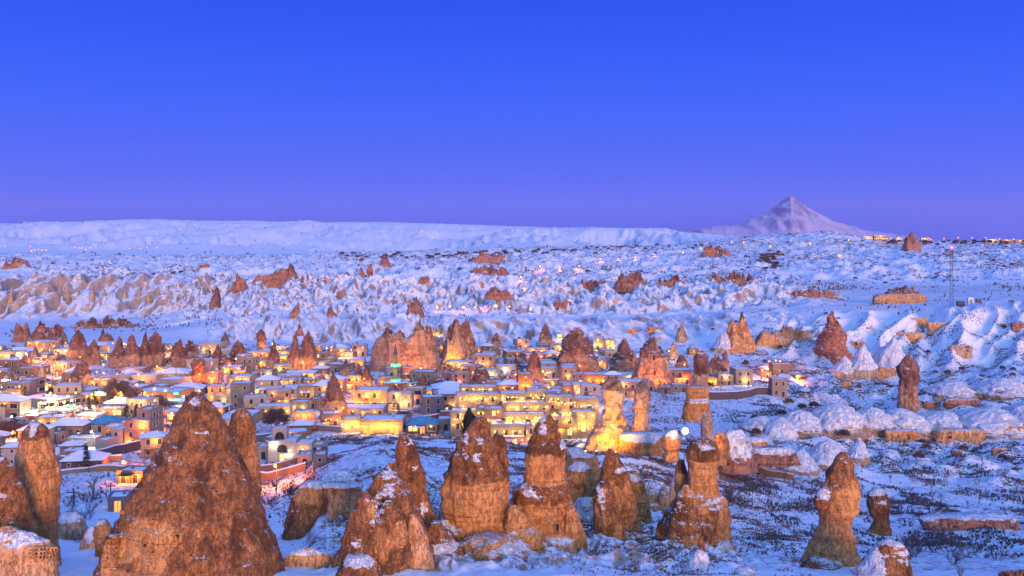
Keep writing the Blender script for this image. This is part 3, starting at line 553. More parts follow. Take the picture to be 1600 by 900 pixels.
# rocks round the star-like lamp
for i, (lab, pr, Y, kk, op) in enumerate([
 ('long low rounded tuff back under thick snow right of the yellow floodlit spires', [(676,975,1020),(682,966,1032),(700,962,1036),(708,962,1036),(725,960,1040)], 262, dict(crust=((676,.1),(710,.0)), snowp=((1000,680,40,10,1.3),), depth=.5), [(997,700,6,5,'arch')]),
 ('bulbous tan boulder just left of the bright white lamp', [(672,1045,1058),(680,1036,1062),(695,1033,1064),(706,1038,1060),(720,1036,1064)], 246, dict(crust=((672,.0),(720,.2)), snowp=((1050,678,12,10,1.0),)), []),
 ('banded tan rock bench under the dark purple spire', [(604,1072,1106),(610,1070,1107),(622,1072,1107),(640,1068,1108),(646,1066,1110),(656,1066,1110)], 292, dict(crust=((604,.1),(660,.0)), strata=.05, snowp=((1090,624,20,5,1.0),), power=3), []),
 ('brown boulder right of the bright lamp behind the mushroom cap', [(676,1120,1132),(684,1117,1138),(700,1116,1140),(725,1115,1142)], 238, dict(crust=((676,.5),(725,.3)),), []),
 ('snow draped white hump with reddish foot beyond the mushroom cap', [(672,1140,1158),(682,1130,1170),(700,1124,1176),(722,1124,1180),(735,1120,1184)], 252, dict(crust=((672,.2),(735,.2)), snowp=((1150,690,30,26,1.1),), mat='rock_red'), [(1143,722,4,4)]),
 ('low reddish rock bench with two small doors right of the mushroom cap', [(684,1150,1195),(688,1146,1200),(697,1148,1198),(712,1146,1200)], 268, dict(crust=((684,.1),(712,.1)), snowp=((1172,684,40,5,1.3),), depth=.5, mat='rock_orange', power=3), [(1161,692,4,4),(1172,692,4,4)]),
 ('rounded reddish rock row half buried in snow at the valley edge', [(700,1170,1236),(706,1162,1244),(716,1160,1246),(726,1158,1250)], 262, dict(crust=((700,.1),(726,.0)), snowp=((1204,701,60,7,1.3),), depth=.4, mat='rock_red'), []),
 ]):
    rock('tuff_outcrop', lab, pr, Y, op, cat='rock outcrop', nl=60, na=70, amp=.07, seed=71.+i*3.3, **{**dict(mat='rock'), **kk})
# small orange blocks between cone and mushroom column
for i, (px, yt, yb, w_, lab) in enumerate([(1016,752,790,26,'small snow capped tan block left of the mushroom capped column'),(1037,756,790,22,'smaller tan block beside the mushroom column with a snow cone on it'),(1004,750,778,16,'dark tipped little rock between the pointed cone and the tan blocks'),(1052,752,785,18,'tan stub touching the left skirt of the mushroom capped column')]):
    rock('tuff_block', lab, prof_of('bullet', px, yt, yb, w_, seed=i+3), 195, cat='rock block', nl=40, na=40, amp=.08, seed=81.+i, crust=((yt,.1),(yb,.0)), snowb=.75, mat='rock_orange')

# --- floodlit and village chimneys: (label, px, top, base, width, shape, material, openings, options)
VR = [
 ('floodlit bright yellow chimney with a blue snowy cap', 955, 588, 702, 44, 'P1', 'rock_pale', [(946,660,3,5),(966,655,3,4)], {}),
 ('thin floodlit yellow pillar right of the capped yellow chimney', 1000, 592, 678, 26, 'pillar', 'rock_pale', [], {'tilt': .15}),
 ('huge snowy rock fin split by an orange lit cave in the middle of town', 521, 580, 655, 46, 'cone', 'rock_far', [(531,600,10,16,'arch lit'),(540,655,5,5)], {}),
 ('orange floodlit leaning cone left of the big split rock', 499, 578, 612, 26, 'cone', 'rock_pale', [], {'tilt': .2}),
 ('dark cone right of the big split rock', 573, 570, 608, 34, 'cone', 'rock_far', [], {}),
 ('slim grey cone left of the minaret foot', 560, 566, 600, 18, 'cone', 'rock_far', [], {}),
 ('low dark cone right of the minaret', 660, 583, 614, 24, 'cone', 'rock_far', [], {}),
 ('second low dark cone right of the minaret', 688, 588, 615, 26, 'bullet', 'rock_far', [], {}),
 ('third low dark cone beside the slim black cypress', 712, 590, 612, 14, 'cone', 'rock_far', [], {}),
 ('pitted tan cone between the pink house and the terraced hotel', 752, 568, 605, 28, 'bullet', 'rock_far', [(750,588,3,4)], {}),
 ('small snowy cone with a warm glow on its right flank', 775, 519, 548, 24, 'cone', 'rock_far', [], {}),
 ('snow dusted cone with a sharp grey tip above the upper village', 852, 504, 541, 26, 'cone', 'rock_far', [], {}),
 ('largest domed brown chimney with carved rooms on its face', 902, 511, 582, 54, 'bullet', 'rock_far', [(892,567,3,3),(912,567,3,5),(900,548,8,3),(890,575,3,3)], {}),
 ('thin dark cone leaning on the domed brown chimney', 928, 551, 586, 18, 'cone', 'rock_far', [], {}),
 ('purple brown cone with a pale scraped face and twin arches', 975, 528, 584, 48, 'cone', 'rock_far', [(977,580,4,4,'arch'),(986,580,4,4,'arch'),(987,563,3,4)], {}),
 ('orange lit chimney with a dark domed cap and carved doors', 1018, 526, 604, 52, 'bullet', 'rock_far', [(1020,560,9,13),(1037,584,6,7,'arch'),(1024,584,3,6),(1038,597,8,7,'arch'),(1031,598,4,5)], {'hue': 1}),
 ('small pale lit cone on the slope above the yellow houses', 1052, 534, 558, 18, 'cone', 'rock_pale', [(1050,555,2,2,'lit')], {}),
 ('white snowy spike high on the ridge', 1065, 504, 532, 20, 'cone', 'rock_pale', [], {}),
 ('dark little rock beside the orange street lamp', 1066, 553, 578, 18, 'bullet', 'rock_far', [], {}),
 ('tall purple spire standing on the tan rock bench', 1093, 547, 606, 25, 'pillar', 'rock_far', [], {'tilt': .1}),
 ('broad dark cone behind the yellow lit houses', 1119, 553, 592, 26, 'bullet', 'rock_far', [], {}),
 ('narrow dark cone behind the yellow lit houses', 1133, 548, 578, 16, 'cone', 'rock_far', [], {}),
 ('perfect pointed red brown cone on the right hand slope', 1299, 486, 560, 58, 'cone', 'rock_red', [], {'tilt': .02}),
 ('isolated tall stump shaped chimney on the right slope', 1420, 553, 641, 34, 'pillar', 'rock_far', [(1425,623,3,5)], {}),
 ('low cone left of the bright street lamp at the left edge', 38, 554, 577, 18, 'cone', 'rock_far', [], {}),
 ('brown cone behind the glowing wall at the far left', 55, 541, 567, 20, 'cone', 'rock_far', [], {}),
 ('small cone right of the glowing wall at the far left', 91, 551, 573, 15, 'cone', 'rock_far', [], {}),
 ('white floodlit dome shaped rock at the left edge', 10, 577, 607, 38, 'bullet', 'rock_pale', [], {}),
 ('white striped cone in the glow of the market', 65, 572, 602, 22, 'cone', 'rock_pale', [], {}),
 ('tan cone standing over the shops left of town', 128, 562, 604, 30, 'bullet', 'rock_far', [(127,598,5,4,'lit')], {}),
 ('broad dark chimney, leftmost of the long row behind town', 122, 515, 568, 28, 'bullet', 'rock_far', [], {}),
 ('small dark chimney on the right shoulder of the leftmost of the row', 147, 530, 570, 18, 'bullet', 'rock_far', [], {}),
 ('left half of the first broad twin chimney in the long row', 186, 525, 574, 32, 'cone', 'rock_far', [(193,561,2,3)], {}),
 ('right half of the first broad twin chimney in the long row', 206, 521, 580, 26, 'bullet', 'rock_far', [(205,572,3,2)], {}),
 ('left of the two sharp peaked chimneys in the long row', 227, 518, 577, 26, 'cone', 'rock_far', [(226,573,2,3),(234,573,3,3)], {}),
 ('right and sharper of the two peaked chimneys in the long row', 243, 517, 574, 28, 'bullet', 'rock_far', [], {}),
 ('snow streaked leaning chimney with an orange face in the long row', 276, 529, 579, 36, 'cone', 'rock_far', [(272,574,5,3)], {'tilt': .12}),
 ('dark hump at the right end of the snow streaked chimney', 297, 530, 562, 20, 'bullet', 'rock_far', [], {}),
 ('orange face shaped pillar with small windows above the dark foreground cone', 310, 555, 600, 24, 'pillar', 'rock_far', [(308,573,2,3),(303,590,3,3),(311,593,3,3)], {}),
 ('snow streaked leaning spike right of the face shaped pillar', 338, 537, 577, 26, 'cone', 'rock_far', [], {'tilt': .1}),
 ('grey pointed spike on the snow behind the leaning spike', 352, 518, 540, 16, 'cone', 'rock_far', [], {}),
 ('dark round rock at the foot of the leaning spike', 350, 553, 577, 20, 'bullet', 'rock_far', [], {}),
 ('rounded reddish chimney alone on the snow, left of centre', 372, 531, 564, 24, 'bullet', 'rock_red', [], {}),
 ('speckled dark cone among houses right of the foreground cone', 388, 570, 600, 18, 'cone', 'rock_far', [], {}),
 ('upright orange stub chimney high behind town', 408, 514, 552, 16, 'pillar', 'rock_far', [], {}),
 ('orange lit cone with a bright left foot behind the white hotel', 428, 531, 580, 24, 'cone', 'rock_far', [(436,568,3,6,'lit')], {}),
 ('dark left one of the two broad chimneys lit from below', 461, 522, 580, 28, 'cone', 'rock_far', [(452,552,3,4,'lit')], {}),
 ('domed right one of the two broad chimneys lit from below', 482, 518, 580, 26, 'bullet', 'rock_far', [], {}),
 ('tiny reddish cone on the ridge above the broad chimneys', 468, 505, 522, 12, 'cone', 'rock_red', [], {}),
 ('slim pale cone beside small lit houses', 523, 534, 562, 13, 'cone', 'rock_pale', [], {}),
 ('yellow lit leaning tooth of rock left of the big red crag', 548, 540, 567, 16, 'cone', 'rock_pale', [], {'tilt': .3}),
 ('dark snowy cone behind the big split rock', 540, 560, 590, 20, 'cone', 'rock_far', [], {}),
 ('dark cone amid roofs between domed chimney and hotel', 835, 548, 592, 22, 'bullet', 'rock_far', [], {}),
 ('small dark cone left of the domed chimney foot', 806, 556, 580, 16, 'cone', 'rock_far', [], {}),
]
LIT_AT = {}
for i, (lab, px, yt, yb, w_, shp, mat, ops, opt) in enumerate(VR):
    Y = ground_at(px, yb); opt = dict(opt); hue = opt.pop('hue', 0)
    big = w_ > 38
    if shp == 'P1': pr = [(588,955,961),(594,948,968),(604,943,973),(612,941,975),(640,941,976),(655,940,978),(668,932,982),(685,922,986),(704,914,990),(720,905,996)]
    else: pr = prof_of(shp, px, yt, yb, w_*1.22, opt.get('tilt', 0), i)
    h = yb-yt
    cr = ((yt, .95), (yt+h*.45, .75), (yt+h*.72, .35), (yb, .1)) if mat == 'rock_far' else ((yt, .6), (yb, .3))
    if shp == 'P1': cr = ((588, 1.2), (606, 1.1), (612, -.2), (710, -.3))
    if hue: cr = ((yt, 1.1), (yt+h*.38, .9), (yt+h*.46, -.2), (yb, -.4))
    rock('fairy_chimney', lab, pr, Y, ops, nl=80 if big else 50, na=72 if big else 46, amp=.13, seed=100.+i*1.7, flute=.05, crust=cr, mat=mat, snowb=.48 if mat != 'rock_pale' else .40, fine=.2, patches=((px+2, yb-h*.22, w_*.28, h*.18, -.1),) if big and not hue else ())

# --- jagged crags and far red outcrops
def crag(label, x0, x1, yt, yb, mat='rock_red', n=None, depth=.35, seed=1.0, spike=.5, Y=None, name='rock_outcrop', slant=None, snowb=.5):
    Y = Y or ground_at((x0+x1)/2, yb); W = (x1-x0)/F*Y; H = (yb-yt)/F*Y; n = n or int(max(36, min(110, (x1-x0)*1.2))); m = 26
    u = np.linspace(-1, 1, n); v = np.linspace(-1, 1, m); U, V = np.meshgrid(u, v, indexing='ij'); Dp = max(W*depth, H*.9)
    xx, yy = U*W/2, V*Dp/2
    base = (1-np.abs(U)**4)*(1-np.abs(V)**2.6)
    r = ridged(xx/(H*.55)+seed, yy/(H*.75), seed*3, 3); f_ = fbm(xx/(H*.9)+seed, yy/H, 2., 3)
    Hh = base*(1-spike+spike*np.clip(r*1.15, 0, 1.1))*(1+f_*.4)
    if slant is not None: Hh = Hh*np.interp(U, [-1, 1], slant)
    Hh = Hh/Hh.max()*(H+H*.25)-H*.25
    bx = (x0+x1)/2; org = at(bx, yb, Y)
    jit = fbm(xx/(H*.2), yy/(H*.2), Hh/(H*.2), 2)*H*.05
    I = np.arange(n*m).reshape(n, m); q = np.stack([I[:-1, :-1], I[1:, :-1], I[1:, 1:], I[:-1, 1:]], -1).reshape(-1, 4)
    me = mesh_np('crag', np.stack([xx+jit, yy, Hh], -1).reshape(-1, 3), q, [M[mat]], attrs={'crust': (.25+.4*(Hh/H)).ravel(), 'snowb': np.full(n*m, snowb)})
    o = tag(link(name, me, None, org), label, 'rock outcrop')
    if yb < 700 and x1 < 1150 and yb > 520: ROCK_SPOTS.append((bx, Y, (x1-x0)/2, label))
    return o, Y
CR = [
 ('big pink and tan crag rising behind the minaret', 570, 692, 496, 578, 'rock_far', .55, (.75, 1.1)),
 ('second brown crag with carved rooms right of the big pink crag', 688, 748, 496, 566, 'rock_far', .6, (.8, 1.)),
 ('long red castle like cliff on the plain, left of centre', 390, 472, 411, 447, 'rock_red', .3, (.7, 1.2)),
 ('short dark red stub left of the long red cliff', 362, 387, 426, 448, 'rock_red', .6, None),
 ('dark red rocks at the left edge behind town', 20, 46, 503, 534, 'rock_red', .6, None),
 ('wide clump of jagged red rocks behind the left of town', 38, 108, 500, 540, 'rock_red', .7, (.6, 1.)),
 ('small red knob right of the wide red clump', 152, 178, 512, 533, 'rock_red', .6, None),
 ('row of low red stubs under the left badland cliff', 110, 220, 492, 512, 'rock_red', .85, None),
 ('upper red ledge right of centre on the plateau', 733, 797, 393, 408, 'rock_red', .3, None),
 ('broken red ledge below the upper ledge right of centre', 728, 800, 411, 430, 'rock_red', .7, (.9, 1.)),
 ('glowing tan and red lump on the plain above the domed chimney', 957, 1014, 422, 449, 'rock_red', .5, None),
 ('pointed red ridge near the plateau lamps', 1092, 1152, 381, 401, 'rock_red', .6, (1.2, .7)),
 ('dark red rocky knob breaking the right horizon', 1411, 1437, 360, 389, 'rock_red', .5, None),
 ('far red pyramid on the plateau edge, centre left', 592, 618, 394, 416, 'rock_red', .5, (1.1, .5)),
 ('tiny twin red horns on the plain, left one', 561, 571, 417, 434, 'rock_red', .4, None),
 ('tiny twin red horns on the plain, right one', 572, 583, 411, 432, 'rock_red', .4, None),
 ('little red saddle in the white badlands', 636, 662, 462, 488, 'rock_red', .8, None),
 ('small red block in the badlands below the horns', 510, 528, 478, 495, 'rock_red', .5, None),
 ('small red block in the badlands left of the pair below the horns', 452, 473, 476, 492, 'rock_red', .5, None),
 ('pinkish rocks right of centre in the badlands', 756, 800, 446, 464, 'rock_red', .6, None),
 ('low pink band of rock in the middle of the badlands', 652, 676, 430, 440, 'rock_red', .5, None),
 ('snowy pebble shaped rock on the left plain', 308, 332, 411, 422, 'rock_red', .3, None),
 ('red rocks at the extreme left of the plain', 0, 50, 401, 418, 'rock_red', .7, None),
 ('tan and pink broken cliff descending behind the yellow houses', 1128, 1182, 488, 548, 'rock_orange', .6, (.5, 1.1)),
 ('long tan cliff with cave mouths right of the broken cliff', 1172, 1290, 508, 540, 'rock_orange', .25, (1.1, .7)),
 ('row of pink pinnacles under the telecom mast hill', 1380, 1442, 444, 460, 'rock_red', .7, None),
 ('row of low pink rocks left of the pinnacles', 1222, 1320, 449, 463, 'rock_red', .7, None),
 ('reddish scarp along the central plateau', 890, 960, 434, 452, 'rock_red', .8, None),
 ('reddish scarp right of the glowing lump', 1020, 1080, 428, 447, 'rock_red', .8, None),
 ('serrated scarp at the right of the central plateau', 1100, 1196, 422, 440, 'rock_red', .8, None),
 ('tan cones in the badlands left of the horns', 330, 345, 448, 476, 'rock_red', .4, None),
 ('grey brown rock by the plateau road, centre', 860, 905, 466, 478, 'rock_red', .8, None),
]
for i, (lab, x0, x1, yt, yb, mat, spk, sl_) in enumerate(CR):
    crag(lab, x0, x1, yt, yb, mat, seed=i*2.3+1, spike=spk, slant=sl_)
# left badlands: each tan faced cone of the cliff
for i in range(15):
    px = -2+i*18+R.uniform(-4, 4); yt = 448+R.uniform(-4, 10); Y = 925+R.uniform(-15, 20); w_ = R.uniform(18, 26)
    nm = ['first', 'second', 'third', 'fourth', 'fifth', 'sixth', 'seventh', 'eighth', 'ninth', 'tenth', 'eleventh', 'twelfth', 'thirteenth', 'fourteenth', 'fifteenth'][i]
    rock('badland_cone', f'tan faced snowy cone of the left badland cliff, {nm} from the left edge', prof_of('cone', px, yt, 496, w_, .1, i), Y, cat='badland cone', group='cones of the left badland cliff', clear=False, nl=34, na=34, amp=.1, flute=.08, seed=200+i*1.1, crust=((yt,.2),(496,-.1)), mat='rock_pale', snowb=.62, depth=1.3)

# --- pale cliff bands with cave rooms on the right slope
for i, (lab, x0, x1, yt, yb, ops, mat) in enumerate([
 ('bare orange strip of cliff below the telecom mast', 1364, 1446, 460, 476, [], 'rock_orange'),
 ('upper small cave house cut in the right slope with one dark door', 1418, 1449, 497, 508, [(1424,500,3,5)], 'rock_orange'),
 ('wide cave front left of the upper ones on the right slope', 1399, 1443, 520, 534, [(1418,523,2,3),(1404,528,2,3)], 'rock_orange'),
 ('orange sided cave block right of the upper cave house', 1449, 1484, 504, 517, [], 'rock_orange'),
 ('cave face at the upper right edge', 1580, 1625, 504, 514, [], 'rock_red'),
 ('small tan face near the upper right edge', 1552, 1572, 506, 513, [], 'rock_orange'),
 ('rock cut room joined to the right foot of the red cone', 1318, 1352, 535, 544, [(1319,541,4,6),(1337,537,4,5),(1345,538,3,4)], 'rock_orange'),
 ('tan cave ledge below the right slope, left one', 1298, 1338, 581, 593, [], 'rock_orange'),
 ('tan cave ledge below the right slope with a dark room, right one', 1344, 1398, 574, 590, [(1368,576,10,7)], 'rock_orange'),
 ('tan face half way down the right slope', 1482, 1520, 540, 562, [(1512,545,4,8)], 'rock_pale'),
 ('small low cave with a dark mouth below the cave ledges', 1313, 1330, 597, 606, [(1322,602,7,5,'arch')], 'rock_orange'),
 ('long carved cliff house, left one of the lower right terrace', 1380, 1436, 672, 693, [(1392,682,5,10),(1404,682,3,5),(1420,683,3,6)], 'rock_orange'),
 ('long carved cliff house, middle one of the lower right terrace', 1460, 1536, 671, 694, [(1484,680,5,10),(1470,683,4,5),(1512,681,3,5),(1525,678,3,4)], 'rock_orange'),
 ('carved cliff house at the right edge of the lower terrace', 1550, 1625, 665, 684, [(1572,673,4,6),(1592,672,4,6)], 'rock_orange'),
 ('low cave face left of the lower terrace', 1232, 1275, 668, 680, [(1250,674,3,4)], 'rock_red'),
 ('small red wall of rock by the stump chimney, left one', 1440, 1472, 628, 641, [], 'rock_red'),
 ('long red wall of rock by the stump chimney, right one', 1474, 1530, 624, 638, [], 'rock_red'),
 ('dark red wall near the right edge above the snow slope', 1556, 1596, 610, 620, [], 'rock_red'),
 ('long low red bank at the valley floor on the right', 1440, 1590, 806, 830, [(1500,822,30,3)], 'rock_red'),
 ('small brown bank among the orchard trees', 1486, 1504, 704, 714, [], 'rock_red'),
 ('dark ledge of rock right of the orchard', 1548, 1575, 700, 710, [], 'rock_far'),
 ('tan ledge with small windows on the ridge above the domed chimney', 980, 1008, 514, 521, [(986,518,2,2),(994,518,2,2)], 'rock_orange'),
 ('tan ledge with four small windows on the ridge right of the other', 1010, 1040, 511, 517, [(1014,514,2,2),(1020,514,2,2),(1027,514,2,2),(1034,514,2,2)], 'rock_orange'),
 ]):
    Y = ground_at((x0+x1)/2, yb-1); h = yb-yt
    rng = random.Random(i); mid = (x0+x1)/2
    pr = [(yt, x0+(mid-x0)*.12, x1-(x1-mid)*.1), (yt+h*.2, x0+rng.uniform(-1, 2), x1+rng.uniform(-2, 1)), (yt+h*.7, x0+rng.uniform(-1, 2), x1-rng.uniform(0, 3)), (yb, x0+2, x1-3), (yb+h*.4, x0, x1)]
    rock('cave_cliff', lab, pr, Y+min(6, (x1-x0)/F*Y*.15), ops, cat='cave cliff', nl=30, na=90, amp=.035, seed=300+i*1.9, crust=((yt,.25),(yb,.05)), mat=mat, depth=.3, power=4, flute=.05, snowb=.55, clear=False)
# white mounds in the right valley
MND = [(1245,640,674,76,'bullet'),(1300,630,672,100,'bullet'),(1356,636,668,76,'bullet'),(1215,652,692,66,'bullet'),(1288,688,730,76,'bullet'),(1338,684,722,50,'cone'),(1400,638,674,104,'bullet'),(1462,642,676,110,'bullet'),(1535,636,676,130,'bullet'),(1605,626,670,110,'bullet'),
       (1345,538,588,62,'cone'),(1386,528,584,90,'cone'),(1316,556,590,54,'cone'),(1130,515,552,60,'cone'),(1245,702,738,60,'bullet'),(1185,650,672,60,'bullet'),(1560,590,618,90,'bullet'),(1480,596,620,80,'bullet')]
MW = ['first from the left of the row above the orchard','second of the row above the orchard','third of the row above the orchard','beside the reddish bench','large fluted one behind the lone orange chimney','right flank of the fluted one','left of the lower cliff houses','behind the lower cliff houses','broad one under the right snow slope','last one at the right edge',
      'sharp one right of the red cone','wide fluted one above the cave ledges','small one at the foot of the red cone','on the slope behind the purple spire','half buried by the valley edge','at the left end of the row','on the slope right of the stump chimney','just right of the stump chimney']
for i, (px, yt, yb, w_, sh_) in enumerate(MND):
    Y = ground_at(px, yb)
    rock('snowy_mound', 'smooth snow blanketed tuff mound, '+MW[i], prof_of(sh_, px, yt, yb, w_, .1, i), Y+w_/2/F*Y*.7, cat='snowy mound', group='snow blanketed mounds on the right hand side', nl=50, na=90, amp=.07, flute=.11, seed=400+i*1.3, crust=((yt,.1),(yb,.15)), mat='rock_pale', snowlv=((yt, 1.5), (yb-(yb-yt)*.38, 1.3), (yb-(yb-yt)*.22, .55), (yb, .2)), depth=1.3, clear=False, fine=.07)

# ------------------------------------------------------------------ lamps
LAMPK, FLOODK = 1.2, 1.0
def point(parent, loc, power, color, r=.25):
    l = bpy.data.lights.new('lamp_light', 'POINT'); l.energy = power*LAMPK; l.color = color; l.shadow_soft_size = r
    o = bpy.data.objects.new('lamp_light', l); COL.objects.link(o); o.parent = parent; o.location = loc; return o
AMB, WRM, WHT, SOD, YEL = (1.0, .38, .04), (1.0, .55, .16), (1.0, .88, .70), (1.0, .22, .015), (1.0, .50, .015)
def bulb_mesh(r, mat):
    b = MB(); b.ball((0, 0, 0), r, 8, 5); return b.mesh('bulb', [M[mat]], True)
BULB = {(r, m): bulb_mesh(r, m) for r in (.22, .38, .8, 1.6, 2.6) for m in ('bulb', 'bulbw', 'bulbo', 'redl', 'bluel', 'green')}
def lamp_mesh(h):
    b = MB(); b.tube((0, 0, -1), (0, 0, h-.4), .11, .07, 8); b.box(-.25, .25, -.25, .25, 0, .35); return b.mesh('lamp_post', [M['metal']])
def arm_mesh(h):
    b = MB(); b.tube((0, 0, h-.4), (0, -.5, h), .06, .05, 6); b.tube((0, -.5, h), (0, -1.3, h+.1), .05, .05, 6); b.box(-.16, .16, -1.9, -1.1, h+.02, h+.22); return b.mesh('lamp_arm', [M['metal']])
POSTS = {h: (lamp_mesh(h), arm_mesh(h)) for h in (4, 6, 7, 9)}
def street_lamp(px, pyh, label, Y=None, h=7, power=1500, col=SOD, bulb='bulbo', r=.38, group=None, pyb=None, light=True):
    if Y is None: Y = ground_at(px, pyb if pyb else pyh+18)
    z = gz(px, Y); zt = at(px, pyh, Y).z; hh = min(POSTS, key=lambda k: abs(k-(zt-z))); s = max(.5, (zt-z)/hh)
    o = empty('street_lamp', (at(px, 0, Y).x, Y, z), label=label, cat='street lamp', group=group)
    link('pole', POSTS[hh][0], o, scale=(1, 1, s)); link('lamp_arm', POSTS[hh][1], o, scale=(1, 1, s))
    link('bulb', BULB[(r, bulb)], o, (0, -1.5, hh*s-.1))
    if light: point(o, (0, -1.5, hh*s-.7), power, col)
    return o
# ------------------------------------------------------------------ houses
def win_mesh(wd, ht, arch, pane, div=True):
    b = MB(); r = wd/2; t = .13
    if arch:
        n = 6; out = [(-r, 0), (r, 0)]+[(r*math.cos(math.pi*i/n), ht-r+r*math.sin(math.pi*i/n)) for i in range(n+1)]
    else: out = [(-r, 0), (r, 0), (r, ht), (-r, ht)]
    k = len(out); fr = [(x_*(1+t/r), (z_-ht/2)*(1+2*t/ht)+ht/2) for x_, z_ in out]
    b.poly([(x_, -.02, z_) for x_, z_ in out], 0)
    for i in range(k):
        j = (i+1) % k
        b.poly([(out[i][0], -.02, out[i][1]), (out[j][0], -.02, out[j][1]), (out[j][0], -.16, out[j][1]), (out[i][0], -.16, out[i][1])], 1)
        b.poly([(out[i][0], -.16, out[i][1]), (out[j][0], -.16, out[j][1]), (fr[j][0], -.16, fr[j][1]), (fr[i][0], -.16, fr[i][1])], 1)
        b.poly([(fr[i][0], -.16, fr[i][1]), (fr[j][0], -.16, fr[j][1]), (fr[j][0], .05, fr[j][1]), (fr[i][0], .05, fr[i][1])], 1)
    if div: b.box(-.04, .04, -.08, -.03, 0, ht*.95, 2)
    b.box(-r-.2, r+.2, -.26, .05, -.14, -.03, 1)
    return b.mesh('window', [M[pane], M['frame'], M['wood']])
WM = {}
for k_, (a_, b_, c_) in {'rect': (1.0, 1.5, False), 'tall': (.9, 1.9, False), 'arch': (1.1, 1.9, True), 'small': (.7, .8, False), 'door': (1.2, 2.2, False), 'bigarch': (2.6, 2.5, True), 'wide': (2.6, 1.5, False)}.items():
    for p_ in ('glass', 'lit', 'litw', 'dark'): WM[(k_, p_)] = win_mesh(a_, b_, c_, p_, k_ not in ('small',))
def wall_lamp_mesh():
    b = MB(); b.box(-.05, .05, -.3, .05, -.05, .05, 0); b.ball((0, -.34, .02), .27, 8, 5, 1); b.box(-.13, .13, -.47, -.21, .19, .26, 0); return b.mesh('wall_lamp', [M['metal'], M['bulb']])
WLAMP = wall_lamp_mesh()
ROOFC = {}
def snow_roof(w_, d_, seed):
    """snow lying on a flat roof: lumpy top, soft overhanging edge"""
    key = (round(w_, 0), round(d_, 0), seed % 3)
    if key not in ROOFC:
        w2, d2 = max(1, key[0]), max(1, key[1]); nx, ny = max(4, min(14, int(w2/1.5))), max(4, min(10, int(d2/1.5))); b = MB(); rr = random.Random(seed)
        P_ = {}
        for i in range(nx+1):
            for j in range(ny+1):
                ed = i in (0, nx) or j in (0, ny)
                P_[i, j] = ((i/nx-.5)*(w2+.3)+rr.uniform(-.05, .05), (j/ny-.5)*(d2+.3)+rr.uniform(-.05, .05), (.16 if ed else .32)+rr.uniform(-.04, .07))
        ix = {k: n for n, k in enumerate(P_)}; b.v = list(P_.values()); 
        for i in range(nx):
            for j in range(ny): b.f.append((ix[i, j], ix[i+1, j], ix[i+1, j+1], ix[i, j+1])); b.m.append(0)
        ring = [(i, 0) for i in range(nx)]+[(nx, j) for j in range(ny)]+[(i, ny) for i in range(nx, 0, -1)]+[(0, j) for j in range(ny, 0, -1)]
        for a in range(len(ring)):
            p, q = P_[ring[a]], P_[ring[(a+1) % len(ring)]]; b.poly([(p[0], p[1], .02), (q[0], q[1], .02), q, p], 0)
        ROOFC[key] = (b.mesh('roof_snow', [M['snow']], True), w2, d2)
    return ROOFC[key]
HOUSES = []      # (px, Y, half width m)
LABELS = set()
LMK = [(305, 700, 'huge dark foreground cone'), (955, 640, 'yellow floodlit chimney'), (618, 580, 'green lit minaret'), (733, 655, 'tall dark cypress'), (521, 620, 'big split rock'), (902, 550, 'domed brown chimney'), (1018, 570, 'orange lit domed chimney'),
       (630, 540, 'big pink crag'), (718, 535, 'brown crag'), (1093, 580, 'tall purple spire'), (235, 550, 'twin peaked chimneys'), (310, 580, 'face shaped pillar'), (432, 645, 'round bare tree'), (60, 645, 'market lights'), (155, 615, 'green shop sign'), (275, 614, 'teal shop sign'),
       (800, 640, 'terraced hotel'), (205, 690, 'pink lamp lit villa'), (472, 555, 'two broad lit chimneys'), (128, 585, 'tan cone over the shops'), (432, 740, 'lone orange street lamp'), (55, 700, 'rounded left pinnacle'), (372, 550, 'rounded reddish chimney'), (852, 525, 'grey tipped cone'), (1140, 590, 'yellow lit houses'), (1299, 530, 'red brown cone'), (752, 590, 'pitted tan cone'), (276, 560, 'snow streaked chimney'), (560, 590, 'slim grey cone')]
def rel(px, py, lm):
    dx, dy = px-lm[0], py-lm[1]
    near = 'just ' if abs(dx)+abs(dy) < 45 else ''
    if abs(dx) > 1.3*abs(dy): return near+('right of' if dx > 0 else 'left of')+' the '+lm[2]
    return near+('in front of' if dy > 0 else 'behind')+' the '+lm[2]
NUMW = {1: 'one storey', 2: 'two storey', 3: 'three storey', 4: 'four storey', 5: 'five storey'}
WALLN = ['cream', 'pink', 'white', 'grey', 'tan', 'dark']
def auto_label(px, py, st, wall, lit, noun, wd):
    ls = sorted(LMK, key=lambda l: (l[0]-px)**2+((l[1]-py)*1.6)**2)
    size = 'narrow ' if wd < 7 else ('long ' if wd > 16 else '')
    cands = []
    for a in ls[:3]: cands.append(f'{size}{NUMW[st]} {WALLN[wall]} {noun} {rel(px, py, a)}')
    for a in ls[:3]: cands.append(f'{size}{NUMW[st]} {WALLN[wall]} {noun}{" with lit windows" if lit else " with dark windows"} {rel(px, py, a)}')
    for a in ls[:2]:
        for b in ls[1:6]:
            if a is not b: cands.append(f'{size}{WALLN[wall]} {noun} {rel(px, py, a).replace("just ", "")}, {rel(px, py, b).replace("just ", "")}')
    for c in cands:
        if c not in LABELS and len(c.split()) <= 16: LABELS.add(c); return c
    c = f'{NUMW[st]} {WALLN[wall]} {noun} {rel(px, py, ls[0])}, about {int(px/16)} percent across the picture'
    LABELS.add(c); return c
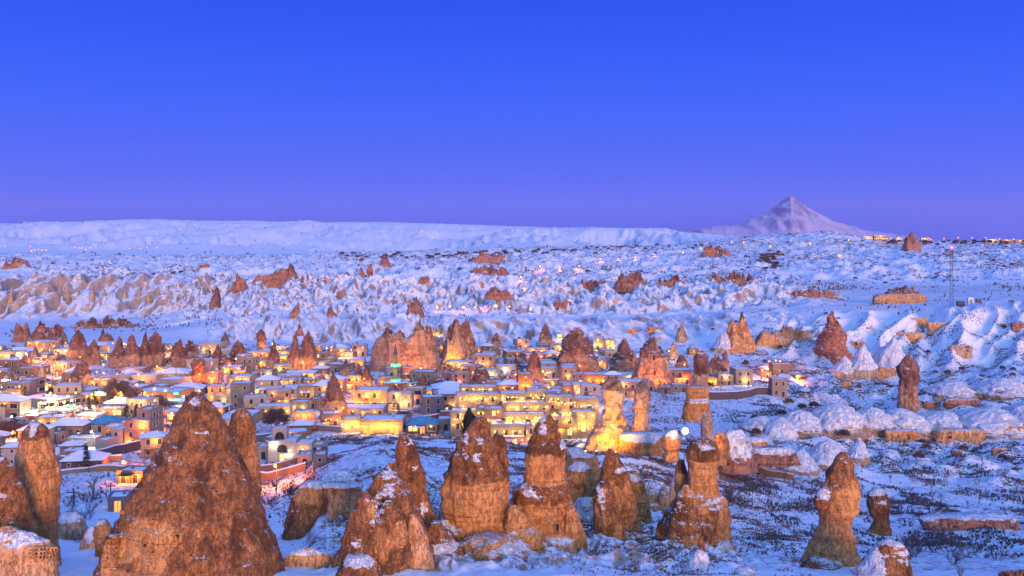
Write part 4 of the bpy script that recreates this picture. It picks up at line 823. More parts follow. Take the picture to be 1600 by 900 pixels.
def house(x0, x1, yt, yb, wall=0, lit=.3, win='rect', rot=None, roof='flat', lamps=0, lc=AMB, lp=220, label=None, depth=None, upper=(), Y=None, noun='house', cat='house', group='houses of the snowy town', seed=None, side=True, roofmat=None, storeys=None, lift=False, sink=3.5):
    px = (x0+x1)/2; Y = Y or ground_at(px, yb); seed = seed if seed is not None else int(x0*7+yt*3); rr = random.Random(seed)
    s = Y/F; wd = max(3.0, (x1-x0)*s); ht = max(2.6, (yb-yt)*s); dp = depth or min(12, max(5.5, wd*rr.uniform(.55, .9)))
    rot = rr.uniform(-.35, .35) if rot is None else rot
    if abs(rot) > .05: wd = max(3, (wd-dp*abs(math.sin(rot))*.55)/math.cos(rot))
    z0 = at(px, yb, Y).z; gzv = gz(px, Y)
    if not lift and (z0 > gzv+4 or z0 < gzv-4): z0 = gzv
    root = empty('stone_house' if noun == 'house' else noun.replace(' ', '_'), (at(px, yb, Y).x, Y+dp/2, z0), rot)
    st = storeys or max(1, min(5, int(round(ht/3.1)))); nlit = 0
    b = MB(); blocks = [(0, 0, wd, dp, -sink, ht)]
    zt = ht
    for (f0, f1, h2, sb) in upper:
        blocks.append(((f0+f1)/2*wd-wd/2, sb/2, (f1-f0)*wd, dp-sb, zt, zt+h2))
    for bi, (cx, cy, bw, bd, za, zb) in enumerate(blocks):
        x_a, x_b, y_a, y_b = cx-bw/2, cx+bw/2, cy-bd/2, cy+bd/2
        if bi: za += .003
        b.box(x_a, x_b, y_a, y_b, za, zb, 0)
        if roof != 'hip':
            t = .28; ph = rr.choice((.35, .5, .6))
            for q in ((x_a-.05, x_b+.05, y_a-.05, y_a+t), (x_a-.05, x_b+.05, y_b-t, y_b+.05), (x_a-.05, x_a+t, y_a+t+.002, y_b-t-.002), (x_b-t, x_b+.05, y_a+t+.002, y_b-t-.002)):
                b.box(*q, zb+.002, zb+ph, 0)
            if zb-za > 5: b.box(x_a-.07, x_b+.07, y_a-.07, y_a-.01, zb-.25, zb-.1, 0)
        # string course between storeys
        for k in range(1, st):
            if bi == 0 and wd > 6: b.box(x_a-.05, x_b+.05, y_a-.06, y_a-.002, k*ht/st-.08, k*ht/st+.06, 0)
    wm = M['wall'][wall]; link('wall', b.mesh('wall', [wm]), root)
    top = blocks[-1] if len(blocks) > 1 else blocks[0]
    for bi, (cx, cy, bw, bd, za, zb) in enumerate(blocks):
        if roof == 'hip' and bi == len(blocks)-1:
            hb = MB(); o_ = .5; hh = min(2.2, bw*.22)
            hb.box(cx-bw/2-o_, cx+bw/2+o_, cy-bd/2-o_, cy+bd/2+o_, zb+.003, zb+.18, 0)
            q = [(cx-bw/2-o_, cy-bd/2-o_), (cx+bw/2+o_, cy-bd/2-o_), (cx+bw/2+o_, cy+bd/2+o_), (cx-bw/2-o_, cy+bd/2+o_)]; rl = max(0, bw-bd)/2+.2
            r0, r1 = (cx-rl, cy, zb+hh), (cx+rl, cy, zb+hh); q = [(a_, c_, zb+.19) for a_, c_ in q]
            hb.poly([q[0], q[1], r1, r0], 1); hb.poly([q[1], q[2], r1], 1); hb.poly([q[2], q[3], r0, r1], 1); hb.poly([q[3], q[0], r0], 1)
            link('roof', hb.mesh('roof', [M['wood'], M[roofmat or 'snow']]), root)
        else:
            me, w2, d2 = snow_roof(bw-.5, bd-.5, seed+bi)
            link('roof_snow', me, root, (cx, cy, zb+.05), 0, ((bw-.5)/(w2+.3), (bd-.5)/(d2+.3), 1.0))
    if roof != 'hip' and rr.random() < .7:
        c = MB(); cx = rr.uniform(-.3, .3)*top[2]+top[0]; c.box(cx-.3, cx+.3, top[1]-.3, top[1]+.3, top[5]+.25, top[5]+1.3, 0); c.box(cx-.38, cx+.38, top[1]-.38, top[1]+.38, top[5]+1.302, top[5]+1.5, 1)
        link('chimney', c.mesh('chimney', [wm, M['snow']]), root)
    if st >= 2 and wd > 7 and rr.random() < .45 and s < .31:
        bl = MB(); bx0 = rr.uniform(-.45, -.1)*wd; bx1 = bx0+rr.uniform(.3, .5)*wd; bz = ht/st
        bl.box(bx0, bx1, -dp/2-1.2, -dp/2-.01, bz-.12, bz+.04, 0)
        for k in range(int((bx1-bx0)/.5)+1): bl.box(bx0+k*.5, bx0+k*.5+.07, -dp/2-1.2, -dp/2-1.13, bz+.042, bz+.95, 1)
        bl.box(bx0, bx1, -dp/2-1.22, -dp/2-1.1, bz+.952, bz+1.05, 1); link('balcony', bl.mesh('balcony', [wm, M['wood']]), root)
    elif rr.random() < .35 and wd > 5:
        aw = MB(); ax = rr.uniform(-.3, .2)*wd; aw.box(ax-1.8, ax+1.8, -dp/2-2.2, -dp/2-.01, 2.35, 2.5, 0)
        for k in (-1.7, 1.6): aw.box(ax+k, ax+k+.12, -dp/2-2.15, -dp/2-2.03, -1.5, 2.348, 1)
        link('awning', aw.mesh('awning', [M[rr.choice(('wood', 'redp', 'wood', 'snow'))], M['wood']]), root)
    if roof != 'hip' and rr.random() < .35:
        tk = MB(); tx = rr.uniform(-.3, .3)*top[2]+top[0]; tk.tube((tx-.7, top[1]+.8, top[5]+1.3), (tx+.7, top[1]+.8, top[5]+1.3), .35, .35, 10); tk.box(tx-.6, tx-.5, top[1]+.7, top[1]+.9, top[5], top[5]+1.1); tk.box(tx+.5, tx+.6, top[1]+.7, top[1]+.9, top[5], top[5]+1.1)
        link('water_tank', tk.mesh('water_tank', [M['metal']]), root)
    big = (x1-x0) > 13
    for bi, (cx, cy, bw, bd, za, zb) in enumerate(blocks):
        za = max(za, 0); hb_ = zb-za; ns = max(1, int(round(hb_/(ht/st)))) if bi == 0 else max(1, int(round(hb_/3.1)))
        faces = [(0, bw, (cx, cy-bd/2), 0.0)]
        if side and abs(rot) > .12: faces.append((1, bd, (cx+(bw/2 if rot < 0 else -bw/2), cy), math.pi/2 if rot < 0 else -math.pi/2))
        for fi, fw, (fx, fy), fr in faces:
            n = max(1, int(fw/(2.9 if win != 'bigarch' else 3.9))); pair = rr.random() < .5 and n > 2 and win in ('rect', 'tall')
            for k in range(ns):
                for i in range(n):
                    if not big and k*n+i > 5: continue
                    off = ((i+.5)/n-.5)*fw*.92
                    if pair: off += (.55 if i % 2 == 0 else -.55)
                    if rr.random() < .10 and n > 2: continue
                    kd = win; 
                    if k == 0 and bi == 0 and fi == 0 and i == n//2 and win != 'small': kd = 'door'
                    elif rr.random() < .08: kd = 'small'
                    is_lit = rr.random() < lit*(1.3 if k == 0 else .8); nlit += is_lit
                    pane = rr.choice(('lit', 'lit', 'litw')) if is_lit else ('dark' if win == 'bigarch' else 'glass')
                    zz = za+k*hb_/ns+(.05 if kd in ('door', 'bigarch') else (1.4 if kd == 'small' else .95)); hw = {'rect': 1.5, 'tall': 1.9, 'arch': 1.9, 'small': .8, 'door': 2.2, 'bigarch': 2.5, 'wide': 1.5}[kd]
                    sc_ = min(1.0, (hb_/ns-.35)/(hw+ (zz-za-k*hb_/ns))) if zz+hw > za+(k+1)*hb_/ns-.1 else 1.0
                    dx, dy = math.cos(fr)*off, math.sin(fr)*off
                    link('door' if kd == 'door' else 'window', WM[(kd, pane)], root, (fx+dx, fy+dy, zz), fr, (1, 1, max(.5, sc_)))
    rw = random.Random(seed+5)
    for i in range(lamps):
        f = (i+.5)/lamps-.5+rw.uniform(-.08, .08); k = rw.randrange(st); zz = k*ht/st+min(2.5, ht/st*.85)
        link('wall_lamp', WLAMP, root, (f*wd*.9, -dp/2, zz)); point(root, (f*wd*.9, -dp/2-1.0, zz-.1), lp, lc, .2)
    noun2 = noun
    tag(root, label or auto_label(px, (yt+yb)/2, st, wall, nlit > 0, noun2, wd), cat, group)
    HOUSES.append((root.location.x, root.location.y, wd/2, dp/2)); return root, Y
H = house
# named buildings first (x0, x1, wall top row, base row)
H(195,243,660,703,1,.35,'rect',rot=-.22,roof='flat',lamps=4,lc=SOD,lp=900,upper=((.28,.85,2.9,2.5),),label='pink two storey villa with balconies glowing orange, left of the huge dark cone',depth=9)
H(172,197,672,705,2,0,'rect',rot=-.2,label='tall pale lilac annex joined to the left of the glowing pink villa')
H(149,173,690,713,2,0,'rect',rot=-.2,label='low pale lilac block at the left end of the glowing pink villa',roof='flat')
H(77,128,666,684,1,0,'rect',rot=.05,roof='hip',label='long pink house with blue snowy pitched roof below the market road',noun='house')
H(130,182,664,676,2,0,'rect',rot=.0,roof='hip',roofmat='teal',label='low building with a turquoise sheet roof right of the long pink house')
H(80,90,680,694,1,0); H(92,124,700,712,3,0,rot=.1,roof='hip'); H(94,124,707,722,4,0,'small',rot=.05,label='low windowless flat building right of the rounded left pinnacle'); H(100,150,690,700,3,.1,rot=.1)
H(0,34,700,732,2,0,'small',rot=.1,roof='hip',label='white house with a dark wooden eave behind the leftmost leaning rock',roofmat='snow')
H(244,264,675,692,4,.3,'arch',lamps=1,lc=SOD,lp=900,label='small orange lit arch front against the left flank of the huge cone')
H(182,226,741,756,4,.0,'door',rot=-.1,lamps=3,lc=SOD,lp=900,label='low flat roofed orange lit shed under the street lamp left of the huge cone')
H(92,156,728,737,5,0,'small',rot=.15,roof='hip',label='dark low sheds with snowy roofs right of the rounded left pinnacle')
H(163,196,784,800,3,.5,'door',rot=.2,label='teal grey rounded rock house with one yellow window beside the huge cone',roof='flat')
# market quarter
for (x0,x1,yt,yb,wl,lt,wn,lm,c_) in [(20,108,626,638,3,.1,'wide',0,AMB),(92,150,612,622,2,.0,'rect',0,AMB),(118,158,618,632,1,.2,'rect',1,AMB),(160,228,606,618,1,.2,'rect',1,WRM),(205,288,614,632,4,.7,'wide',5,AMB),(172,205,588,602,2,.1,'rect',0,AMB),(205,246,588,603,2,.0,'rect',1,SOD),(246,286,594,609,2,.05,'rect',0,AMB),
    (286,304,590,602,4,.1,'rect',0,AMB),(60,80,600,613,0,.6,'rect',2,YEL),(78,98,598,608,4,.5,'wide',2,YEL),(96,122,584,600,4,.1,'rect',0,AMB),(136,170,596,606,4,.5,'rect',2,AMB),(0,30,612,632,4,.7,'wide',3,WHT),(150,192,642,652,4,.4,'wide',2,AMB),(60,112,648,655,3,.3,'wide',2,WHT),(225,262,606,614,0,.1,'rect',0,AMB),(262,300,607,616,3,.0,'rect',0,AMB),
    (322,344,583,599,1,.4,'rect',2,SOD),(346,376,574,586,0,.5,'rect',2,YEL),(380,402,585,600,3,.1,'rect',0,AMB),(330,365,620,634,0,.15,'rect',1,WRM),(360,392,600,640,3,.1,'rect',0,AMB),(300,330,606,615,3,0,'rect',0,AMB),(258,296,640,652,3,0,'rect',0,AMB),(255,300,630,640,3,.1,'rect',0,AMB)]:
    H(x0,x1,yt,yb,wl,lt,wn,lamps=lm,lc=c_,lp=420)
# big white hotel left of the split rock, and its neighbours
H(352,398,606,634,2,.35,'arch',rot=.05,lamps=3,lc=YEL,lp=260,roof='hip',label='cream hotel wing with arched windows peeping right of the huge cone')
H(392,462,608,632,2,.4,'tall',rot=.12,lamps=5,lc=WRM,lp=300,upper=((.05,.55,2.8,3),),label='big white stone hotel with a blue snowy roof left of the split rock',roof='hip')
H(398,452,636,654,2,.6,'arch',rot=.05,lamps=5,lc=YEL,lp=260,label='lower arcaded wing of the white hotel facing the round bare tree')
H(462,500,604,622,0,.45,'rect',lamps=3,lc=WRM,lp=300); H(452,482,630,646,3,.4,'rect',lamps=2,lc=WRM); H(484,500,625,640,3,.1)
H(456,490,646,658,1,.5,'bigarch',lamps=3,lc=SOD,lp=420,label='low orange lit arcade between the bare tree and the split rock'); H(500,530,648,668,1,.5,'door',lamps=3,lc=SOD,lp=500,label='pink lit entrance house at the foot of the split rock')
H(440,492,584,594,0,.75,'wide',rot=.05,lamps=4,lc=AMB,lp=300,label='restaurant terrace with a row of lit windows behind the leaning lit cone'); H(438,470,596,605,0,.1,'wide'); H(425,455,572,584,0,.4,lamps=2)
H(538,563,590,610,4,.6,'arch',rot=.1,lamps=3,lc=AMB,lp=420,label='orange lit square house right of the lit cave in the split rock')
H(554,606,612,640,0,.75,'arch',rot=-.03,lamps=6,lc=YEL,lp=330,label='lavish yellow lit mansion with stair and arcades right of the split rock',depth=10)
H(606,644,616,640,2,.25,'tall',rot=-.03,lamps=4,lc=WRM,lp=300,label='white wing at the right end of the yellow lit mansion')
H(535,563,655,676,2,.1,'small',rot=.1,lamps=3,lc=YEL,lp=330,label='pale eight sided end pavilion of the long arcade house',roof='flat')
H(563,630,658,678,0,.85,'bigarch',rot=-.03,lamps=6,lc=YEL,lp=330,label='long low house with glowing yellow arches above the foreground hillside')
H(530,600,641,653,1,.2,'rect',rot=0,lamps=2,lc=SOD,lp=300,label='pink terrace wall house below the yellow lit mansion')
H(645,704,612,627,0,.65,'arch',rot=0,lamps=5,lc=YEL,lp=330,label='low house with amber arches behind the row of parked cars')
H(636,684,664,678,5,.5,'wide',rot=0,roof='hip',lamps=2,lc=AMB,label='dark canopied cafe right of the long arcade house',roofmat='teal')
H(686,712,648,658,5,0,'small',rot=0,label='dark red shed left of the cypress'); H(684,708,656,674,2,.1,'arch',rot=.05)
# terraced hotel
HG = 'blocks of the terraced cream hotel'
def HB(x0, x1, yt, yb, Y, label, **k):
    z_ = at(0, yb, Y).z-gz((x0+x1)/2, Y)
    k = {**dict(wall=0, lit=.10, win='tall', rot=0.0, lamps=3, lc=YEL, lp=90, depth=6.0, noun='hotel block', cat='hotel building', group=HG, lift=True, sink=max(3.5, z_+2.5), side=False), **k}
    H(x0, x1, yt, yb, Y=Y, label=label, **k)
HB(704,746,644,676,300,'lower left block of the terraced hotel behind the cypress with amber lit ground floor', lit=.25, lamps=5)
HB(711,781,619,646,306,'upper left block of the terraced hotel with paired tall windows', storeys=2, lamps=7)
HB(757,786,641,668,294,'centre left bay of the terraced hotel with two lit tall windows', lamps=3, lit=.3, wall=4)
HB(781,823,616,634,307,'upper middle block of the terraced hotel below the tan tower', lamps=4, storeys=1)
HB(822,856,613,630,310,'small cream upper block of the terraced hotel right of the tan tower', lamps=3, storeys=1)
HB(784,860,632,648,302,'long middle wall of the terraced hotel with a lit arch', lamps=7, storeys=1, lit=.2, win='arch')
HB(785,852,650,665,294.5,'long dining room of the terraced hotel with a glazed lit front under snow', win='wide', lit=.85, lamps=6, storeys=1)
HB(766,831,666,687,289,'bottom middle block of the terraced hotel with paired windows', lamps=5, storeys=1)
HB(786,822,687,699,286,'two big orange arches at the foot of the terraced hotel', win='bigarch', lit=.9, lamps=3, lc=SOD, wall=1, storeys=1)
HB(822,838,668,698,288,'yellow lit stair tower of the terraced hotel left of the tall capped chimney', lit=.4, lamps=3)
HB(852,898,622,654,303,'tall corner block of the terraced hotel with close set windows', lamps=7, storeys=3)
HB(745,758,640,676,298,'narrow recessed bay of the terraced hotel', lamps=2, wall=3)
HB(858,902,654,680,297,'yellow lit lower courtyard block of the terraced hotel', lamps=7, lit=.5, win='arch', lp=200)
HB(895,936,624,646,308,'right end block of the terraced hotel beside the yellow chimney', lamps=6, lit=.2, lp=130)
HB(893,930,646,674,299,'low yellow lit arcade at the foot of the yellow floodlit chimney', win='bigarch', lamps=6, lit=.6, lp=220)
HB(718,778,606,620,314,'long grey roofline block behind the terraced hotel', wall=3, lamps=5, lit=.2, storeys=1)
H(778,808,602,618,4,.2,'rect',Y=318,lift=True,sink=14,rot=0,lamps=2,lc=SOD,lp=350,label='orange cream house with a dark snowy gable left of the tan tower',roof='hip')
H(808,832,586,614,4,.15,'rect',Y=322,lift=True,sink=14,rot=.1,lamps=2,lc=SOD,lp=700,label='tall orange lit tower house above the terraced hotel')
H(832,862,603,614,1,.4,'bigarch',rot=0,lamps=3,lc=AMB,lp=350); H(862,880,608,622,1,.1,'arch',rot=.1,lamps=1,lc=SOD); H(878,896,603,619,1,.1,'arch',rot=.1,lamps=1,lc=SOD)
H(908,937,604,626,2,.05,'arch',rot=0,label='lilac stone house with two arched windows left of the blue capped chimney'); H(892,914,585,602,1,.05,'rect')
H(912,957,587,603,4,.15,'rect',rot=-.1,lamps=3,lc=SOD,lp=800,label='long orange lit flat house behind the yellow chimney'); H(968,1016,586,600,2,.3,'arch',rot=0,lamps=2,lc=WHT,lp=400,label='white arcaded house between the yellow chimney and the domed orange one')
H(975,995,606,618,2,.4,'bigarch',rot=0,lamps=2,lc=YEL,lp=350); H(1008,1022,600,612,1,.1)
H(843,872,576,590,2,.3,'rect',rot=.1,lamps=1,lc=WRM,label='white house with a blue shutter below the domed brown chimney'); H(846,876,596,606,1,.3,'arch',lamps=2,lc=YEL)
H(1046,1082,579,600,1,.1,'door',rot=-.1,lamps=3,lc=SOD,lp=900,label='orange lit flat house left of the tall purple spire'); H(1050,1074,602,613,3,.0,'rect',rot=0); H(1030,1052,606,616,3,.05)
H(1122,1146,587,603,0,.05,'rect',rot=0,lamps=1,lc=WRM,lp=500,label='low pale yellow house right of the purple spire'); H(1146,1176,578,602,0,.05,'rect',rot=.15,lamps=1,lc=WRM,lp=600,label='taller pale yellow house with a rounded end right of the purple spire',roof='flat'); H(1106,1121,592,604,4,.4,'arch',lamps=2,lc=YEL,lp=350)
H(1186,1206,583,592,4,0,'rect',lamps=1,lc=WRM); H(1206,1240,570,584,4,0,'rect',rot=.1); H(1206,1230,593,620,1,0,'arch',rot=.05,label='small isolated pink tower house at the right end of town'); H(1240,1262,588,597,4,0,'rect')
# upper town
for (x0,x1,yt,yb,wl,lt,wn,lm,c_) in [(515,542,546,562,0,.5,'rect',2,YEL),(492,512,553,570,1,.2,'arch',0,AMB),(580,604,545,556,1,.4,'rect',2,WRM),(578,606,556,564,1,.7,'wide',1,YEL),(603,618,557,574,1,.3,'rect',1,SOD),(510,548,570,582,3,.0,'rect',0,AMB),(586,606,564,578,3,.1,'rect',0,AMB),(600,618,576,590,2,.05,'rect',0,AMB),(590,616,592,606,4,.0,'rect',2,SOD),
    (625,645,576,592,4,.3,'rect',2,SOD),(664,690,514,528,0,.6,'rect',3,YEL),(676,692,530,545,1,.1,'rect',0,AMB),(640,664,586,598,3,.1,'rect',0,AMB),(674,686,582,594,0,.1,'small',1,WHT),(690,712,584,598,1,.05,'rect',0,AMB),(706,736,584,604,1,.1,'rect',1,SOD),(694,728,568,578,3,.1,'rect',0,AMB),(736,748,570,582,2,.1,'small',1,WRM),
    (684,702,541,560,4,.9,'arch',3,YEL),(706,718,551,560,4,.7,'wide',2,YEL),(750,775,552,562,1,.3,'rect',2,SOD),(776,800,546,555,3,.3,'rect',1,WRM),(803,826,532,546,2,.3,'rect',2,SOD),(823,836,518,531,3,.1,'small',0,AMB),(838,860,540,552,1,.2,'rect',1,SOD),(928,944,527,546,2,.4,'arch',2,YEL),(942,960,532,548,0,.9,'arch',3,YEL),
    (872,880,523,530,0,.6,'small',2,YEL),(1076,1092,547,555,4,.7,'small',1,YEL),(810,840,572,584,3,.1,'rect',0,AMB),(774,806,572,586,2,.1,'rect',1,WHT),(780,806,588,598,3,.2,'rect',1,WRM),(760,782,592,606,3,.1,'rect',0,AMB),(636,660,600,610,3,.3,'wide',2,AMB),(596,640,600,611,4,.1,'rect',1,SOD),(500,520,560,570,2,.1,'rect',0,AMB),
    (395,420,566,575,2,.2,'rect',1,AMB),(400,428,580,592,3,.3,'rect',2,WHT),(404,440,594,603,0,.3,'wide',2,WHT),(470,500,594,604,3,.2,'rect',1,AMB),(48,84,569,577,4,.6,'wide',3,AMB),(935,960,548,556,3,.1,'rect',0,AMB),(856,880,560,574,3,.1,'rect',0,AMB)]:
    H(x0,x1,yt,yb,wl,lt,wn,lamps=lm,lc=c_,lp=350)
# lower left of centre below the white hotel
H(418,462,692,722,2,.1,'bigarch',rot=.05,lamps=2,lc=WHT,lp=300,upper=((.1,.6,3.2,2.5),),label='cream cave hotel with stacked arches above the lone orange street lamp')
H(462,488,694,716,2,.25,'rect',rot=-.05,lamps=1,lc=WRM,label='plain cream cube joined to the right of the stacked arches'); H(480,506,698,712,2,0,'rect',rot=-.1); H(400,420,700,718,2,.1,'arch',rot=.1); H(462,486,716,730,0,0,'rect'); H(490,505,716,730,1,0,'small')
# filler houses in the gaps
def free(x_, y_, rad):
    pq = 800+x_/y_*F
    if (abs(pq-618) < 13 and 345 < y_ < 460) or (abs(pq-1035) < 25 and 330 < y_ < 430) or (abs(pq-732) < 12 and y_ < 330): return False
    for hx, hy, hw, hd in HOUSES:
        if abs(x_-hx) < hw+rad and abs(y_-hy) < hd+rad*.8: return False
    for px, Y, hw, _l in ROCK_SPOTS:
        if abs(x_-(px-800)/F*Y) < hw/F*Y+rad*.8 and abs(y_-Y) < hw/F*Y+rad*.8: return False
    return True
cnt = 0; tries = 0
while cnt < 170 and tries < 9000:
    tries += 1
    Y = R.uniform(305, 545); px = R.uniform(-60, 1040)
    if Y < 338 and 480 < px < 1000: continue
    if 860 < px and Y < 400: continue
    if px < 460 and Y < 330 and R.random() < .5: continue
    wd = R.uniform(6.5, 14); x_ = (px-800)/F*Y
    if not free(x_, Y+4, wd/2+.6): continue
    hw = wd/2/Y*F; z = gz(px, Y); yb = HOR-(z-CZ)*F/Y; ht = R.choice((3.0, 3.2, 5.8, 6.2)) if Y < 470 else R.choice((3.0, 3.2, 3.4, 5.8)); yt = yb-ht*F/Y
    litf = R.random(); H(px-hw, px+hw, yt, yb, R.choice((0, 0, 1, 2, 2, 3, 3, 4)), .35 if litf < .45 else .08, R.choice(('rect', 'rect', 'tall', 'arch', 'wide')), roof='hip' if R.random() < .18 else 'flat', lamps=(3 if litf < .25 else 2 if litf < .5 else (1 if litf < .8 else 0)), lc=R.choice((AMB, SOD, YEL, WRM, SOD)), lp=R.choice((250, 400, 600)), Y=Y); cnt += 1
for i in range(400):
    if i > 300 and len(HOUSES) > 330: break
    Y = R.uniform(252, 312); px = R.choice((R.uniform(70, 255), R.uniform(-40, 60), R.uniform(385, 480)))
    wd = R.uniform(6, 11); x_ = (px-800)/F*Y
    if px > 380 and Y < 285 or not free(x_, Y+4, wd/2+2.5): continue
    hw = wd/2/Y*F; z = gz(px, Y); yb = HOR-(z-CZ)*F/Y; yt = yb-R.choice((2.9, 3.1, 5.4))*F/Y
    if px < 260 and px > 150 and Y < 262: continue
    H(px-hw, px+hw, yt, yb, R.choice((0, 1, 3, 4)), .2, R.choice(('rect', 'small')), roof='hip' if R.random() < .4 else 'flat', lamps=R.choice((0, 1, 1)), lc=R.choice((AMB, SOD, WHT)), lp=500, Y=Y)
print('HOUSES', len(HOUSES), 'tries', tries)

# lights at rocks: floodlights on the ground
def flood(px, py, Y, label, power, col, key=None, bulb='bulb'):
    Yg = ground_at(px, py);  cand = [(abs(q[1]-Yg)+abs(q[0]-px)*.5, q) for q in ROCK_SPOTS if abs(q[0]-px) < q[2]+10 and abs(q[1]-Yg) < 60]
    if key: cand = [(0, q) for q in ROCK_SPOTS if key in q[3]]
    Y = min(Yg if not key else 9e9, min(cand)[1][1]-min(cand)[1][2]/F*Yg*.9-6.0) if cand else Yg
    z = gz(px, Y); o = empty('floodlight', (at(px, 0, Y).x, Y, z), label=label, cat='floodlight')
    b = MB(); b.box(-.35, .35, -.2, .2, 0, .5); b.box(-.06, .06, -.06, .06, -.8, 0); link('lamp_housing', b.mesh('housing', [M['metal']]), o, (0, 0, .5)); link('bulb', BULB[(.22, bulb)], o, (0, .1, 1.15))
    l = bpy.data.lights.new('flood_beam', 'SPOT'); l.energy = power*FLOODK; l.color = col; l.spot_size = math.radians(125); l.spot_blend = .8; l.shadow_soft_size = .3
    q = bpy.data.objects.new('flood_beam', l); COL.objects.link(q); q.parent = o; q.location = (0, .5, 1.5); q.rotation_euler = (math.radians(128), 0, 0)
for a in [(932,700,270,'yellow floodlight at the left foot of the capped yellow chimney',15000,(1,.42,.0),'bright yellow chimney'),(962,706,274,'yellow floodlight in front of the capped yellow chimney',15000,(1,.42,.0),'bright yellow chimney'),(985,690,285,'yellow floodlight left of the thin yellow pillar',9000,(1,.38,.0),'thin floodlit'),(915,690,280,'yellow floodlight in the hotel court beside the yellow chimney',5000,YEL),
          (538,612,398,'amber floodlight inside the cave of the split rock',2500,YEL),(528,655,318,'amber floodlight at the foot of the split rock',3500,(1,.6,.06)),(545,652,322,'second amber floodlight at the foot of the split rock',3000,(1,.6,.06)),(497,613,382,'white floodlight at the foot of the leaning orange cone',3500,WRM),
          (1040,612,400,'orange floodlight at the foot of the domed orange chimney',8000,SOD,'orange lit chimney'),(1020,614,398,'orange floodlight left of the doors of the domed chimney',7000,SOD,'orange lit chimney'),(490,586,462,'amber floodlight below the two broad chimneys',5000,(1,.5,.05)),(472,586,464,'second amber floodlight below the two broad chimneys',5000,SOD),(436,584,470,'amber floodlight right of the lit cone behind the hotel',3500,AMB),
          (640,580,520,'orange floodlight under the big pink crag',12000,SOD),(668,582,505,'amber floodlight under the right side of the big pink crag',12000,(1,.45,.06)),(605,578,520,'orange floodlight under the left side of the big pink crag',7000,SOD),(700,566,540,'yellow floodlight between the two crags',9000,YEL),(712,566,540,'second yellow floodlight between the two crags',5000,YEL),(552,569,545,'yellow floodlight under the leaning rock tooth',2500,YEL),
          (955,548,590,'orange floodlight on the slope above the lit arches',5000,AMB),(20,606,402,'white floodlight under the dome shaped rock at the left edge',3500,WRM),(66,604,408,'white floodlight under the striped cone',2000,WRM),(52,574,470,'amber floodlight on the glowing wall at the far left',4000,AMB),(1050,560,545,'small floodlight under the pale lit cone on the slope',900,WRM),(310,602,425,'orange floodlight below the face shaped pillar',2500,SOD),(128,606,410,'amber floodlight below the tan cone over the shops',1500,AMB)]:
    flood(*a)
# street lamps
street_lamp(432,725,'lone bright orange street lamp in the hollow between the huge cone and the hillside',Y=242,h=7,power=7000,col=SOD,bulb='bulb')
street_lamp(196,727,'orange street lamp over the low lit shed left of the huge cone',Y=255,power=9000,col=SOD,bulb='bulb')
street_lamp(24,673,'orange street lamp above the left edge pinnacles',Y=285,power=7000,col=SOD,bulb='bulb')
street_lamp(1069,671,'very bright white yellow lamp right of the yellow floodlit spires',Y=237,power=60000,col=(1,.50,.12),bulb='bulbw',r=.8,pyb=740)
street_lamp(146,672,'white street lamp left of the pink lamp lit villa',Y=290,power=2500,col=WHT,bulb='bulbw'); street_lamp(186,665,'amber lamp above the pink lamp lit villa',Y=302,power=2500,col=AMB,bulb='bulb')
for px, py, pb, lab in [(163,568,592,'tall orange street lamp in front of the twin row of chimneys, left one'),(247,571,592,'tall orange street lamp below the sharp peaked chimneys'),(185,583,600,'short amber street lamp between the two tall orange ones'),(334,580,603,'orange street lamp right of the face shaped pillar'),(100,573,590,'orange lamp right of the glowing wall at the far left'),
                       (43,551,570,'white street lamp between the two far left cones'),(60,563,575,'amber lamp over the glowing wall at the far left'),(16,594,610,'orange lamp on the white dome shaped rock at the left edge'),(1069,568,585,'star bright orange street lamp left of the purple spire'),(1144,574,590,'white street lamp behind the pale yellow houses'),(1190,577,592,'warm lamp above the small tan houses right of town'),(1201,563,575,'left one of three lamps on the dark slope right of town'),(1211,562,575,'middle one of three lamps on the dark slope right of town'),(1218,563,576,'right one of three lamps on the dark slope right of town'),(1245,586,596,'small amber lamp by the last house on the right')]:
    street_lamp(px, py, lab, pyb=pb, power=3500, col=WHT if 'white' in lab else SOD, bulb='bulbw' if 'white' in lab else 'bulbo')
g2_ = 'street lamps between the houses of the town'
for i in range(75):
    px = R.uniform(-20, 1050); Y = R.uniform(325, 545)
    for _t in range(20):
        if free((px-800)/F*Y, Y, 1.2): break
        px = R.uniform(-20, 1050); Y = R.uniform(325, 545)
    z = gz(px, Y); street_lamp(px, HOR-(z+5.5-CZ)*F/Y, 'orange street lamp between the houses of the town', Y=Y, power=R.choice((1800, 3000)), col=R.choice((SOD, AMB, SOD, YEL)), bulb=R.choice(('bulbo', 'bulb')), group=g2_)
g_ = 'market street lamps'
for i in range(34):
    px = R.uniform(2, 290); Y = R.uniform(315, 385); wv = R.random()
    street_lamp(px, 0, 'lamp of the bright market street at the left', Y=Y, power=0, light=False, group=g_) if False else None
    z = gz(px, Y); pyh = HOR-(z+R.uniform(4.5, 7)-CZ)*F/Y
    street_lamp(px, pyh, 'glowing lamp of the crowded market street on the left', Y=Y, power=R.choice((900, 1800, 2600)), col=WHT if wv < .4 else AMB if wv < .7 else SOD, bulb='bulbw' if wv < .4 else 'bulb', group=g_, light=i % 2 == 0)
